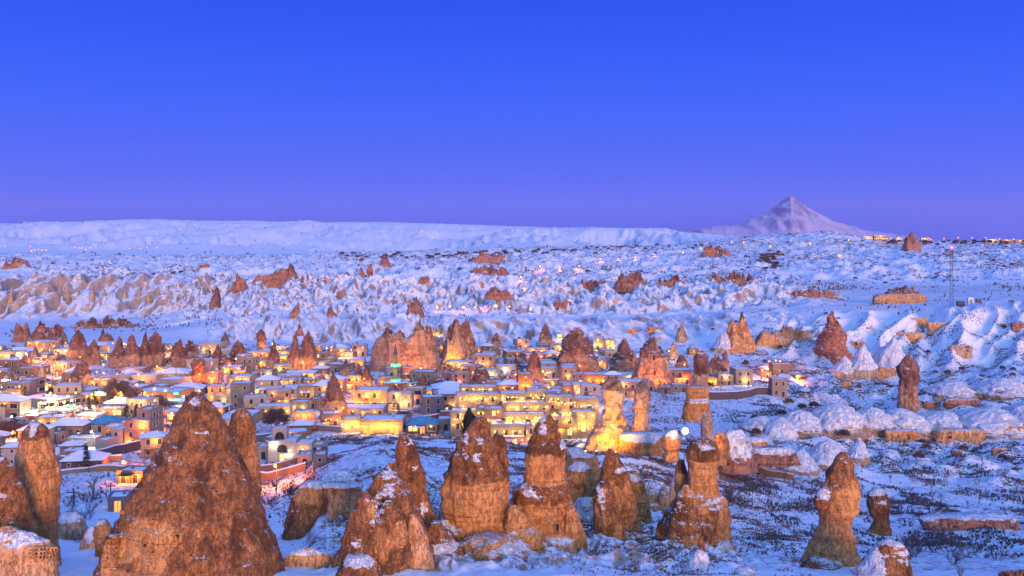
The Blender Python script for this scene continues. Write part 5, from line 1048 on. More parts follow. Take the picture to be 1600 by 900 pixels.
# string of coloured shop lights
def light_string(px0, px1, Y, n, cols, label, z=3.2):
    a, b = at(px0, 0, Y), at(px1, 0, Y); o = empty('light_string', (a.x, Y, gz(px0, Y)), label=label, cat='string lights')
    c = MB(); c.tube((0, 0, z+.1), (b.x-a.x, 0, z+.1), .03, .03, 4); link('cable', c.mesh('cable', [M['metal']]), o)
    for k in (0, b.x-a.x): c = MB(); c.tube((k, 0, -1), (k, 0, z+.3), .07, .07, 6); link('post', c.mesh('post', [M['metal']]), o)
    for i in range(n):
        f = (i+.5)/n; link('bulb', BULB[(.22 if Y < 330 else .38, cols[i % len(cols)])], o, (f*(b.x-a.x), 0, z-.25+R.uniform(-.5, .4)))
        if i % 3 == 0: point(o, (f*(b.x-a.x), -.6, z-.6), 120 if 'hotel' in label else 420, {'bulb': AMB, 'bulbw': WHT, 'green': (.1, 1, .3), 'bulbo': SOD}.get(cols[i % len(cols)], AMB))
light_string(72,104,340,12,['bulb','bulb','bulbo'],'string of amber bulbs along the market road'); light_string(98,118,345,6,['green','green','bulb'],'green and yellow shop lights at the right end of the market'); light_string(12,60,335,14,['bulbw','bulb','bulbw'],'dense white lights of the market at the left edge'); light_string(62,90,352,8,['bulbw','bulb'],'white lights under the long snowy market roof')
light_string(222,248,352,9,['bulb','bulbw','bulb'],'hanging lamps in the tea garden by the teal sign'); light_string(228,246,338,6,['bulbw'],'cluster of white lamps left of the dark foreground cone top')
for x0, x1, Y, lb in [(716,776,306,'row of amber lamps on the top terrace of the hotel, left'),(782,852,307,'row of amber lamps on the top terrace of the hotel, middle'),(856,900,303,'bowed row of amber lamps above the hotel corner block'),(790,848,294,'row of amber lamps along the hotel dining terrace'),(708,748,300,'row of amber lamps on the lower left hotel terrace'),(866,930,298,'amber lamps round the hotel court')]:
    light_string(x0, x1, Y, 9, ['bulb'], lb, z={306: 11.5, 307: 12, 303: 11, 294: 6.5, 300: 6, 298: 4}[Y])

# market road, parking area and low walls
def road(name, pts, wdt, mat='asphalt', label=None):
    V, Q = [], []
    P_ = [Vector((at(px, 0, Y).x, Y, 0)) for px, Y in pts]; fine_ = []
    for a, b in zip(P_[:-1], P_[1:]):
        n = max(1, int((b-a).length/2)); fine_ += [a.lerp(b, i/n) for i in range(n)]
    fine_.append(P_[-1])
    for i, p in enumerate(fine_):
        d = (fine_[min(i+1, len(fine_)-1)]-fine_[max(i-1, 0)]).normalized(); nn = Vector((-d.y, d.x, 0))
        for k in (-1, -.33, .33, 1):
            q = p+nn*(wdt/2*k); V.append((q.x, q.y, gxy(q.x, q.y)+.22))
    for i in range(len(fine_)-1):
        for k in range(3): a = i*4+k; Q.append((a, a+1, a+5, a+4))
    m_ = M[mat]
    tag(link(name, mesh_np(name, V, Q, [m_])), label, kind='structure')
m_, nt_, b_ = new_mat('wet_snowy_road'); g_n = G(nt_); P_n = g_n.n('ShaderNodeNewGeometry').outputs['Position']
nt_.links.new(g_n.mix(g_n.step(g_n.noise(P_n, .6, 5, .6), .45, .6), (.16, .14, .14), (.62, .60, .62)), b_.inputs['Base Color']); b_.inputs['Roughness'].default_value = .55; M['wetroad'] = m_
road('road', [(-100,322),(0,328),(60,337),(110,350),(170,366),(300,380)], 9, 'wetroad', 'slushy market road'); road('road', [(20,262),(90,268),(150,262),(240,256)], 6, 'wetroad', 'lane past the low lit shed')
road('road', [(395,246),(430,250),(480,262)], 6, 'wetroad', 'lane under the lone orange lamp'); road('road', [(560,345),(640,352),(720,362)], 9, 'wetroad', 'street with parked cars')
road('road', [(640,318),(700,326),(760,300)], 7, 'snow', 'snowy ramp left of the cypress')
def stone_wall(px0, Y0, px1, Y1, h, label, mat=3, snowtop=True):
    a, b = at(px0, 0, Y0), at(px1, 0, Y1); a.z = gz(px0, Y0); b.z = gz(px1, Y1); L = (Vector((b.x, b.y, 0))-Vector((a.x, a.y, 0))).length; ang = math.atan2(b.y-a.y, b.x-a.x)
    o = empty('stone_wall', a, ang, label=label, cat='wall', group='low stone walls'); n = max(3, int(L/3)); w_ = MB(); s_ = MB()
    zz = [gxy(a.x+(b.x-a.x)*i/n, a.y+(b.y-a.y)*i/n)-a.z for i in range(n+1)]
    for i in range(n):
        x0, x1 = L*i/n, L*(i+1)/n; z0, z1 = zz[i], zz[i+1]; t = .3
        for M_, lo, hi, tt in ((w_, -1.2, h, t), (s_, h+.003, h+.25, t+.1)):
            p = [(x0, -tt, z0+lo), (x1, -tt, z1+lo), (x1, tt, z1+lo), (x0, tt, z0+lo), (x0, -tt, z0+hi), (x1, -tt, z1+hi), (x1, tt, z1+hi), (x0, tt, z0+hi)]
            for f in ((4, 5, 6, 7), (0, 1, 5, 4), (2, 3, 7, 6)) + (((3, 0, 4, 7),) if i == 0 else ()) + (((1, 2, 6, 5),) if i == n-1 else ()): M_.poly([p[q] for q in f])
    link('wall', w_.mesh('wall', [M['wall'][mat]]), o); link('snow_cap', s_.mesh('cap', [M['snow']]), o)
stone_wall(1105,412,1200,425,3.2,'long purple retaining wall below the pale yellow houses',5); stone_wall(150,268,245,290,2.6,'retaining wall climbing to the pink lamp lit villa',5); stone_wall(95,262,190,262,1.4,'low wall along the lane left of the huge cone',3)
stone_wall(395,300,470,308,2.2,'long greenish garden wall under the round bare tree',3); stone_wall(1150,270,1240,262,1.6,'reddish wall at the edge of the right hand valley',4); stone_wall(660,330,712,338,2.0,'curved wall of the snowy ramp left of the cypress',3); stone_wall(480,318,535,312,1.8,'pink wall left of the octagonal pavilion',1); stone_wall(1120,300,1200,292,1.0,'field wall in the snow below the purple wall',3); stone_wall(90,246,160,250,1.0,'snowy garden wall between the pinnacle and the lamp lit shed',3)

stone_wall(398,250,478,250,1.8,'orange lit stone wall under the lone orange street lamp',4); stone_wall(404,258,470,259,1.4,'second orange lit wall above the lane under the lone lamp',4); stone_wall(150,248,232,250,1.5,'orange lit wall below the lamp lit shed',4)
def gate(px, Y, label):
    o = empty('wooden_gate', (at(px, 0, Y).x, Y, gz(px, Y)), .1, label=label, cat='gate')
    for k in (-1.1, 0, 1.1): b = MB(); b.box(k-.07, k+.07, -.07, .07, -.5, 2.1); link('post', b.mesh('post', [M['wood']]), o)
    for z in (.5, 1.2, 1.9): b = MB(); b.box(-1.25, 1.25, -.12, -.075, z, z+.12); link('rail', b.mesh('rail', [M['wood']]), o)
gate(128, 130.5, 'plain wooden gate frame in the snow left of the huge cone foot')
# minaret
def minaret():
    Y = ground_at(618, 607); z = gz(618, Y); s = Y/F; o = empty('minaret', (at(618, 0, Y).x, Y, z), label='slender stone minaret with two green lit balconies in the middle of town', cat='minaret')
    zt = (607-566)*s; z1, z2 = (607-597)*s, (607-573)*s; a = MB(); a.box(-1.5, 1.5, -1.5, 1.5, -2, 3.0); a.tube((0, 0, 3), (0, 0, z2), 1.15, .95, 12); a.tube((0, 0, z2), (0, 0, zt+3), .8, .75, 12); link('shaft', a.mesh('shaft', [M['wall'][4]], False), o)
    for zz in (z1, z2):
        b = MB(); b.tube((0, 0, zz-.9), (0, 0, zz), 1.1, 2.0, 12, 0); b.tube((0, 0, zz), (0, 0, zz+1.0), 2.0, 2.0, 12, 1, False)
        for k in range(12): t = k*math.pi/6; b.box(2.0*math.cos(t)-.12, 2.0*math.cos(t)+.12, 2*math.sin(t)-.12, 2*math.sin(t)+.12, zz+1.0, zz+1.4, 0)
        link('balcony', b.mesh('balcony', [M['wall'][4], M['green']]), o); point(o, (0, -2.6, zz+.5), 500, (.1, 1, .35))
    c = MB(); c.tube((0, 0, zt+3), (0, 0, zt+7.5), .95, .05, 12); c.tube((0, 0, zt+7.4), (0, 0, zt+8.6), .06, .04, 6); link('cap', c.mesh('cap', [M['metal']]), o)
minaret()
# telecom mast with hut and cabinet
def mast():
    Y = 660; px = 1487; z = gz(px, Y); s = Y/F; o = empty('telecom_mast', (at(px, 0, Y).x, Y, z), label='dark lattice telecom mast with a red lamp on the right hand plateau', cat='telecom mast')
    h = at(px, 389, Y).z-z; legs = MB(); br = MB(); r0, r1 = 1.5, .7; n = 11
    for k in range(4):
        t = k*math.pi/2+.4; legs.tube((r0*math.cos(t), r0*math.sin(t), -1), (r1*math.cos(t), r1*math.sin(t), h), .14, .10, 6)
    for i in range(n):
        z0, z1 = h*i/n, h*(i+1)/n; ra, rb = r0+(r1-r0)*i/n, r0+(r1-r0)*(i+1)/n
        for k in range(4):
            t0, t1 = k*math.pi/2+.4, (k+1)*math.pi/2+.4
            br.tube((ra*math.cos(t0), ra*math.sin(t0), z0), (rb*math.cos(t1), rb*math.sin(t1), z1), .07, .07, 4); br.tube((rb*math.cos(t0), rb*math.sin(t0), z1), (rb*math.cos(t1), rb*math.sin(t1), z1), .06, .06, 4)
    link('mast_legs', legs.mesh('legs', [M['metal']]), o); link('bracing', br.mesh('bracing', [M['metal']]), o)
    for zz, dx in ((h-2.5, 1.2), (h-2.5, -1.2), (h-6, 1.3), (h-9, -1.3)):
        a = MB(); a.box(dx-.2, dx+.2, -.4, -.1, zz-1.1, zz+1.1); a.tube((0, 0, zz), (dx, -.2, zz), .06, .06, 5); link('antenna_panel', a.mesh('panel', [M['metal']]), o)
    link('red_lamp', BULB[(.8, 'redl')], o, (0, 0, h+.9)); point(o, (0, -1, h+1), 600, (1, .05, .1))
    for px2, w_, hh, mt, lab in ((1515,3.4,4.6,'snow','plain white cabinet standing right of the telecom mast'),(1500,5,3.4,'metal','dark equipment hut at the foot of the telecom mast'),(1528,3.2,3.8,'wall','greenish hut right of the white cabinet')):
        q = empty('equipment_cabinet', (at(px2, 0, Y).x, Y-1, gz(px2, Y)), label=lab, cat='cabinet'); b = MB(); b.box(-w_/2, w_/2, -1.2, 1.2, -.5, hh); b.box(-w_/2-.15, w_/2+.15, -1.35, 1.35, hh+.002, hh+.2)
        link('body', b.mesh('body', [M[mt] if mt != 'wall' else M['wall'][3]]), q); d = MB(); d.box(-w_*.3, w_*.3, -1.26, -1.203, .1, hh*.85); link('door', d.mesh('door', [M['metal'] if mt != 'snow' else M['wall'][2]]), q)
mast()
def utility_pole(px, yt, yb, label):
    Y = ground_at(px, yb); z = gz(px, Y); h = at(px, yt, Y).z-z; o = empty('utility_pole', (at(px, 0, Y).x, Y, z), R.uniform(-.4, .4), label=label, cat='utility pole'); a = MB(); a.tube((0, 0, -1), (0, 0, h), .17, .12, 8); link('pole', a.mesh('pole', [M['wood']]), o); b = MB(); b.box(-1.1, 1.1, -.08, .08, h-.7, h-.5); [b.tube((k, 0, h-.5), (k, 0, h-.25), .06, .05, 6) for k in (-.9, 0, .9)]; link('crossarm', b.mesh('arm', [M['wood']]), o)
for a in [(1461,430,458,'wooden power pole left of the telecom mast'),(173,755,778,'wooden pole before the low lit shed'),(115,765,790,'thin dark pole by the snowy yard left of the huge cone'),(275,572,600,'pale pole under the snow streaked chimney'),(602,552,582,'pole left of the minaret'),(1136,676,716,'wooden pole right of the mushroom capped column'),(679,590,618,'pole right of the minaret among roofs'),(1452,786,810,'lone pole in the lower right valley')]: utility_pole(*a)

# signs
def sign(px, py, Y, wp, hp, mat, label):
    s = Y/F; o = empty('shop_sign', at(px, py, Y), label=label, cat='sign'); b = MB(); w_, h_ = wp*s/2, hp*s/2
    b.box(-w_, w_, 0, .25, -h_, h_, 0); link('sign_box', b.mesh('box', [M['metal']]), o); f = MB(); f.box(-w_*.95, w_*.95, -.04, -.003, -h_*.9, h_*.9); link('sign_face', f.mesh('face', [M[mat]]), o)
    t = MB(); x_ = -w_*.55
    for k in range(5): t.box(x_, x_+w_*.16, -.08, -.045, -h_*.35, h_*.35*(1 if k % 2 else .5)); x_ += w_*.24
    link('sign_letters', t.mesh('letters', [M['litw']]), o)
    p = MB(); p.box(-.1, .1, .26, .4, gz(px, Y)-o.location.z-1, 0); link('post', p.mesh('post', [M['metal']]), o)
    point(o, (0, -1.5, 0), 350, {'green': (.1, 1, .3), 'tealsign': (.1, .9, .8)}.get(mat, (.2, .3, 1)))
sign(155,615,358,14,7,'green','green and white lit shop sign left of the tea garden'); sign(275,615,362,9,4,'tealsign','teal lit shop sign above the tea garden'); sign(239,617,360,3.4,3.0,'bluel','small blue lit sign on the shop row')

# ------------------------------------------------------------------ vehicles
def car_meshes(col, van=False):
    L_, W_, H_ = (5.2, 1.95, 2.2) if van else (4.3, 1.75, 1.45); b = MB(); hz = .95 if not van else 1.1
    prof = ([(-L_/2, .35), (L_/2, .35), (L_/2, hz), (L_/2-.55, hz+.1), (L_/2-1.1, H_), (-L_/2+.05, H_), (-L_/2, hz)] if van else [(-L_/2, .35), (L_/2, .35), (L_/2, .75), (L_/2-.9, .92), (L_/2-1.55, H_), (-L_/2+.95, H_), (-L_/2+.2, .98), (-L_/2, .85)])
    n = len(prof)
    for sgn in (-1, 1): b.poly([(p[0], sgn*W_/2*(1 if p[1] < hz+.01 else .86), p[1]) for p in (prof if sgn < 0 else prof[::-1])], 0)
    for i in range(n):
        p, q = prof[i], prof[(i+1) % n]; wp, wq = (W_/2*(1 if p[1] < hz+.01 else .86)), (W_/2*(1 if q[1] < hz+.01 else .86)); b.poly([(p[0], -wp, p[1]), (p[0], wp, p[1]), (q[0], wq, q[1]), (q[0], -wq, q[1])], 0)
    g2 = MB(); yy = W_/2*.94
    for sgn in (-1, 1): g2.poly([(L_/2-1.2, sgn*yy, hz+.05), (L_/2-1.7, sgn*W_/2*.885, H_-.12), (-L_/2+1.1, sgn*W_/2*.885, H_-.12), (-L_/2+.6, sgn*yy, hz+.05)][::sgn], 0)
    s_ = MB(); s_.box(-L_/2+1.0, L_/2-1.65, -W_*.4, W_*.4, H_+.003, H_+.14, 0, .85)
    wh = MB(); wh.tube((0, -.12, 0), (0, .12, 0), .33, .33, 12)
    return b.mesh('body', [M[col]]), g2.mesh('glass', [M['glass']]), s_.mesh('snow', [M['snow']]), wh.mesh('wheel', [M['metal']]), L_, W_
for n_, c_ in {'car_white': (.6, .6, .62), 'car_dark': (.04, .045, .06), 'car_red': (.35, .03, .03), 'car_silver': (.3, .32, .35)}.items(): M[n_] = plain(n_, c_, .3, .05)
CM = {(c, v): car_meshes(c, v) for c in ('car_white', 'car_dark', 'car_red', 'car_silver') for v in (False, True)}
def car(px, Y, col, label, van=False, rot=0.0, group='parked cars', zoff=.24):
    b, g2, s_, wh, L_, W_ = CM[(col, van)]; o = empty('parked_van' if van else 'parked_car', (at(px, 0, Y).x, Y, gz(px, Y)+zoff), rot, label=label, cat='van' if van else 'car', group=group)
    link('body', b, o); link('side_glass', g2, o); link('roof_snow', s_, o)
    for sx in (-1, 1):
        for sy in (-1, 1): link('wheel', wh, o, (sx*(L_/2-.85), sy*(W_/2-.1), .33))
CL = {'car_white': 'white', 'car_dark': 'dark', 'car_red': 'red', 'car_silver': 'silver'}
for i, c in enumerate(['car_silver', 'car_silver', 'car_dark', 'car_red', 'car_white', 'car_dark']):
    car(652+i*10.5, 352+i*1.5, c, f'{CL[c]} snow topped car, {["leftmost","second","third","fourth","fifth","rightmost"][i]} of the row parked in front of the amber arches', rot=R.choice((.3, .4, .5)), group='cars in the row by the amber arches')
car(632, 338, 'car_dark', 'dark blue van on the street below the yellow lit mansion', True, .05); car(604, 334, 'car_dark', 'dark car in front of the long arcade house, left of the van', rot=.1); car(488, 316, 'car_red', 'red car parked left of the octagonal pavilion', rot=.2); car(503, 320, 'car_white', 'white car right of the red one by the octagonal pavilion')
car(902, 272, 'car_dark', 'dark snow covered car in the yard left of the yellow chimney', rot=.1); car(911, 268, 'car_white', 'white car beside the dark one near the yellow chimney', rot=.15); car(788, 287, 'car_white', 'white car at the orange arches of the terraced hotel', rot=.2); car(803, 287, 'car_dark', 'dark car at the orange arches of the terraced hotel')
car(120, 262, 'car_dark', 'dark snow covered car in the yard right of the left pinnacle', True, .3, zoff=.05)
for i in range(12): 
    px = 10+i*11.5+R.uniform(-3, 3); c = ['car_white', 'car_dark', 'car_silver', 'car_red'][i % 4]; car(px, float(np.interp(px, [-100, 0, 60, 110, 170], [322, 328, 337, 350, 366]))-1.5, c, f'{CL[c]} car in the glare of the market road, {["first","second","third","fourth","fifth","sixth","seventh","eighth","ninth","tenth","eleventh","twelfth"][i]} from the left', rot=.5, group='cars on the market road')

# ------------------------------------------------------------------ far lights
def far_lamp(px, py, label, group, mat='bulbo', r=.8, Y=None, power=0, cat='street lamp'):
    Y = Y or ground_at(px, py+3); z = gz(px, Y); zt = max(at(px, py, Y).z, z+3); h = zt-z
    o = empty('street_lamp', (at(px, 0, Y).x, Y, z), label=label, cat=cat, group=group); a = MB(); a.tube((0, 0, -1), (0, 0, h), .18, .12, 6); link('pole', a.mesh('pole', [M['metal']]), o); link('bulb', BULB[(r, mat)], o, (0, 0, h))
    if power: point(o, (0, -1, h-.5), power, SOD)
gr = 'lamps along the far plateau road'
for px, py in [(814,437),(844,428),(875,423),(905,419),(938,411),(965,407),(992,404),(818,452),(1022,399)]: far_lamp(px, py, 'small orange lamp along the road climbing the central plateau', gr, power=1800, r=.8)
for px, py, lb in [(1067,395,'dim red orange lamp left of the pointed red ridge'),(1095,390,'brightest orange lamp left of the pointed red ridge'),(1143,379,'left lamp of a pair on the ridge left of the volcano'),(1162,379,'right lamp of a pair on the ridge left of the volcano'),(1204,385,'orange lamp under the volcano'),(1266,381,'bright orange lamp right of the volcano foot'),(1326,376,'orange lamp on the hill right of the volcano'),(1312,400,'faint amber lamp low on the right plateau')]: far_lamp(px, py, lb, 'plateau edge lamps', r=1.6, power=6000)
for i, (px, c) in enumerate([(683,'bulb'),(703,'bulbw'),(724,'bulb'),(742,'bulb'),(758,'redl'),(766,'redl'),(775,'bulbw'),(796,'bulbw')]): far_lamp(px, 484-i*.3, f'{dict(bulb="amber",bulbw="white",redl="red")[c]} lamp on the road above the crags, {["leftmost","second","third","fourth","fifth","sixth","seventh","rightmost"][i]}', 'lamps on the road above the crags', mat=c, r=.38 if i%2 else .8, power=260)
far_lamp(829, 487, 'lone white lamp on the road above the upper town', 'lamps on the road above the crags', mat='bulbw', r=.8)
for px in [1348,1353,1362,1370,1377,1386,1392,1405,1441,1448,1454,1475,1497,1519,1540,1562,1584,1606]: far_lamp(px, 372+R.uniform(-1, 2), 'orange street lamp of the town on the right horizon', 'lamps on the right horizon', r=1.6, Y=2900+R.uniform(-60, 60), power=6000)
for px, py in [(50,371),(24,395),(8,396),(47,398),(49,392),(54,391),(60,390),(66,391),(72,391),(117,395),(124,394),(128,393),(134,390),(141,388),(146,385),(150,384),(203,400),(219,400),(230,402),(245,402)]: far_lamp(px, py, 'tiny orange village lamp at the foot of the far left hills', 'village lamps under the far left hills', r=1.6, Y=3300 if py > 392 else None, power=4000)
# far right buildings
for i, (x0, x1, yt, Y) in enumerate([(1348,1364,370,2920),(1366,1386,368,2940),(1540,1562,374,2900),(1566,1584,375,2920),(1588,1606,375,2910),(1400,1410,372,2930),(1440,1452,372,2930)]):
    s = Y/F; z = gz((x0+x1)/2, Y); o = empty('apartment_building', (at((x0+x1)/2, 0, Y).x, Y+8, z), label=f'far building on the right horizon, {["leftmost long one","second one with lit front","long floodlit one","small one right of the floodlit one","last one at the edge","small dim one left of the red knob","small dim one right of the red knob"][i]}', cat='building', group='buildings on the right horizon')
    w_, h = (x1-x0)*s, at(0, yt, Y).z-z; h = max(6, h); b = MB(); b.box(-w_/2, w_/2, -6, 6, -3, h); link('wall', b.mesh('wall', [M['wall'][i % 3]]), o); r_ = MB(); r_.box(-w_/2-.3, w_/2+.3, -6.3, 6.3, h+.01, h+.5); link('roof_snow', r_.mesh('roof', [M['snow']]), o)
    for k in range(int(w_/5)): q = link('window', WM[('wide', 'litw' if R.random() < .6 else 'glass')], o, (-w_/2+3+k*5, -6, h*.45), 0, (1.3, 1, 1.6))
    point(o, (0, -12, h), 7000, AMB)

# ------------------------------------------------------------------ vegetation
def twig_ball(seed, n=170, h=1.0, w_=1.0, mat='twig', trunk=True, thin=.03, leaf=False):
    r = random.Random(seed); b = MB(); t = MB()
    stems = []
    for i in range(7):
        a = r.uniform(0, 6.28); l = r.uniform(.45, .8); e = Vector((math.cos(a)*w_*.4*r.uniform(.3, 1), math.sin(a)*w_*.4*r.uniform(.3, 1), h*l)); t.tube((0, 0, -.1), e, .035*w_, .015*w_, 4, 0, False); stems.append(e)
    for i in range(n):
        s_ = r.choice(stems); a, el_ = r.uniform(0, 6.28), r.uniform(-.2, 1.3); rr = r.uniform(.25, 1)**.5
        c = Vector((math.cos(a)*math.cos(el_)*w_*.5*rr, math.sin(a)*math.cos(el_)*w_*.5*rr, h*.45+math.sin(el_)*h*.5*rr)); d = (c-Vector((0, 0, h*.25))).normalized()+Vector((r.uniform(-.5, .5), r.uniform(-.5, .5), r.uniform(-.3, .5))); d.normalize()
        u = d.orthogonal().normalized()*thin*w_*(3 if leaf else 1); L_ = r.uniform(.10, .22)*h
        b.poly([c-d*L_-u, c-d*L_*.3+u, c+d*L_], 0)
    return b.mesh('crown', [M[mat]]), t.mesh('stems', [M['wood']])
SHR = [twig_ball(k, 240, 1.0, 1.25, 'twig', thin=.05) for k in range(4)]+[twig_ball(9+k, 260, 1.0, 1.1, 'twigw', thin=.05) for k in range(2)]
def shrub(px, Y, size, label, group, k=None, name='bare_shrub', cat='shrub'):
    if Y < 300 and Y > 128:
        return bare_tree(px, Y, size*1.25, label, group, name=name, cat=cat, low=True)
    me, st = SHR[R.randrange(4) if k is None else k]; o = tag(link(name, me, None, (at(px, 0, Y).x, Y, gz(px, Y)-.05), R.uniform(0, 6.28), (size, size, size*R.uniform(.7, 1.0))), label, cat, group)
    return o
def bare_tree_meshes(seed, h=5.0, depth=5):
    r = random.Random(seed); tr = MB(); br = MB()
    def grow(p, d, L_, rad, lv):
        q = p+d*L_; (tr if lv < 2 else br).tube(p, q, rad, rad*.68, 6 if lv < 2 else 3, 0, False)
        if lv >= depth: return
        for k in range(3 if lv < 3 else 2):
            nd = (d+Vector((r.uniform(-1, 1), r.uniform(-1, 1), r.uniform(-.25, .75)))*(.75 if lv else .9)).normalized(); grow(q if k else p.lerp(q, .75), nd, L_*r.uniform(.58, .82), rad*.62, lv+1)
    grow(Vector((0, 0, -.3)), Vector((r.uniform(-.08, .08), r.uniform(-.08, .08), 1)), h*.30, h*.028, 0)
    return tr.mesh('trunk', [M['twig']]), br.mesh('branches', [M['twig']])
BT = [bare_tree_meshes(k) for k in range(5)]
def bush_meshes(seed):
    r = random.Random(seed); tr = MB(); br = MB()
    def grow(p, d, L_, rad, lv):
        q = p+d*L_; (tr if lv < 1 else br).tube(p, q, rad, rad*.7, 3, 0, False)
        if lv >= 3: return
        for k in range(3): grow(q if k else p.lerp(q, .7), (d+Vector((r.uniform(-1, 1), r.uniform(-1, 1), r.uniform(-.3, .6)))*.8).normalized(), L_*r.uniform(.55, .8), rad*.65, lv+1)
    for i in range(9):
        a = r.uniform(0, 6.28); grow(Vector((math.cos(a)*.3, math.sin(a)*.3, -.2)), Vector((math.cos(a)*.8, math.sin(a)*.8, r.uniform(.6, 1.6))).normalized(), r.uniform(1.3, 2.2), .075, 0)
    return tr.mesh('stems', [M['twig']]), br.mesh('branches', [M['twig']])
BS = [bush_meshes(60+k) for k in range(5)]
def bare_tree(px, Y, h, label, group=None, k=None, name='bare_tree', cat='tree', low=False):
    a, b = (BS if low else BT)[R.randrange(5) if k is None else k]; s = h/5.0; o = empty(name, (at(px, 0, Y).x, Y, gz(px, Y)), R.uniform(0, 6.28), label=label, cat=cat, group=group)
    link('trunk', a, o, scale=(s, s, s)); link('branches', b, o, scale=(s, s, s)); return o
def conifer(px, Y, h, wd, label, kind='cypress', name=None, group=None, mat='ever'):
    r = random.Random(int(px)); b = MB(); t = MB(); t.tube((0, 0, -.5), (0, 0, h*.85), .05*wd+.08, .04, 7)
    n = int(1300 if h > 8 else 420)
    for i in range(n):
        z = r.uniform(.06, 1); pr = (math.sin(math.pi*min(1, z*1.02)**.62)**.8 if kind == 'cypress' else (1-z)*1.05+.03); a = r.uniform(0, 6.28); q = r.uniform(.35, 1.0)*pr*wd/2*(1+.22*math.sin(a*3+z*9))
        c = Vector((math.cos(a)*q, math.sin(a)*q, z*h)); d = Vector((math.cos(a)*.5, math.sin(a)*.5, .9 if kind == 'cypress' else -.15)).normalized(); u = Vector((-math.sin(a), math.cos(a), 0))*(.09*wd*r.uniform(.6, 1.2)); L_ = .10*wd+.35
        b.poly([c-u, c+u, c+d*L_*r.uniform(.8, 1.4)], 0)
    o = empty(name or ('cypress_tree' if kind == 'cypress' else 'fir_tree'), (at(px, 0, Y).x, Y, gz(px, Y)), label=label, cat='tree', group=group); link('trunk', t.mesh('trunk', [M['wood']]), o); link('crown', b.mesh('crown', [M[mat]]), o)
conifer(733, 283, 9.2, 4.6, 'tall dense dark cypress in front of the terraced hotel')
conifer(699, 375, 6.5, 1.5, 'thin black cypress behind the parked cars')
conifer(135, 250, 6.5, 2.6, 'dark fir standing by the snowy sheds left of the huge cone', 'fir'); conifer(138, 350, 5.5, 3, 'dark fir at the end of the market lights', 'fir'); conifer(198, 335, 5.5, 3, 'dark fir right of the market road', 'fir'); conifer(213, 338, 5, 2.8, 'smaller dark fir right of the market road', 'fir')
conifer(150, 368, 5, 4, 'dark round evergreen behind the snowy market roof', 'cypress'); conifer(80, 372, 5, 5, 'dark evergreen over the market roof at the left', 'cypress'); conifer(350, 345, 4, 3, 'dark evergreen right of the huge cone top', 'cypress'); conifer(340, 350, 4.5, 1.5, 'slim dark evergreen right of the huge cone top', 'cypress')
# trees in view near the camera
for a in [(53, 132, 5.2, 'small twisted bare tree in the snow at the bottom left'), (4, 134, 6.5, 'wide bare tree at the left edge of the bottom'), (92, 137, 5.0, 'leaning bare sapling right of the twisted tree'), (145, 212, 7.5, 'reddish bare tree beside the lit shed left of the huge cone'), (180, 129, 4.0, 'thin bare bush before the dovecote wall'), (222, 129, 3.5, 'bare bush at the foot of the huge cone'), (432, 232, 4.5, 'bare tree lit orange beneath the lone lamp'), (114, 205, 3.5, 'dark bare tree behind the tuff boulders'),
          (1335, 128, 3.2, 'bare bush under the lone orange chimney'), (1500, 128, 3.6, 'bare bush at the lower right, left of the russet thicket')]: bare_tree(a[0], a[1], a[2], a[3])
def leafy_round(px, Y, size, label):
    o = empty('bare_round_tree', (at(px, 0, Y).x, Y, gz(px, Y)), label=label, cat='tree'); c, t = twig_ball(int(px), 950, 1.0, 1.15, 'twig', thin=.014); t2, b2 = BT[2]
    link('crown', c, o, scale=(size,)*3); link('trunk', t2, o, scale=(size/5,)*3); link('branches', b2, o, scale=(size/5,)*3)
leafy_round(432, 318, 7.5, 'big round twiggy tree among the lamps left of the split rock'); leafy_round(186, 372, 8.5, 'large purple bare tree right of the green shop sign'); leafy_round(172, 362, 7.5, 'purple bare tree beside the market, left of the larger one'); leafy_round(212, 360, 7, 'bare tree between the market and the tea garden lamps'); leafy_round(246, 350, 6.5, 'bare tree in the tea garden lights'); leafy_round(12, 300, 7, 'dark tree mass left of the rounded pinnacle'); leafy_round(25, 385, 7, 'russet lit tree in front of the white dome rock'); leafy_round(610, 309, 3.5, 'small twiggy tree in front of the arcade house'); leafy_round(676, 309, 3.5, 'small bare tree right of the cafe'); leafy_round(36, 300, 6, 'second dark tree left of the rounded pinnacle')
# orchard and thickets
orch = 'bare trees of the right hand orchard'
for i in range(58):
    px = R.uniform(1170, 1600); Y = R.uniform(232, 345); bare_tree(px, Y, R.uniform(2.6, 4.8), 'bare orchard tree standing in the snow of the right hand valley', orch)
for i in range(34):
    px = R.uniform(1150, 1600); Y = R.uniform(200, 430); shrub(px, Y, R.uniform(1.6, 3.6), 'dark bare shrub in the snow of the right hand valley', 'shrubs of the right hand valley')
for i in range(16):
    px = R.uniform(1405, 1560); Y = R.uniform(152, 196); shrub(px, Y, R.uniform(1.8, 3.2), 'tall dark shrub in the hollow at the lower right', 'shrubs in the lower right hollow')
for i in range(10):
    px = R.uniform(404, 455); Y = R.uniform(215, 240); shrub(px, Y, R.uniform(1.8, 3.2), 'dark shrub in the hollow right of the huge cone', 'shrubs in the hollow right of the huge cone')
for i in range(14):
    px = R.uniform(95, 150); Y = R.uniform(165, 215); shrub(px, Y, R.uniform(1.2, 2.6), 'brown shrub on the bank left of the huge cone', 'shrubs on the bank left of the huge cone', k=R.choice((0, 4, 5)))
for i in range(12):
    px = R.uniform(1130, 1170); Y = R.uniform(205, 232); shrub(px, Y, R.uniform(1.4, 2.6), 'russet lit shrub right of the mushroom capped column', 'russet shrubs right of the mushroom capped column', k=R.choice((4, 5)))
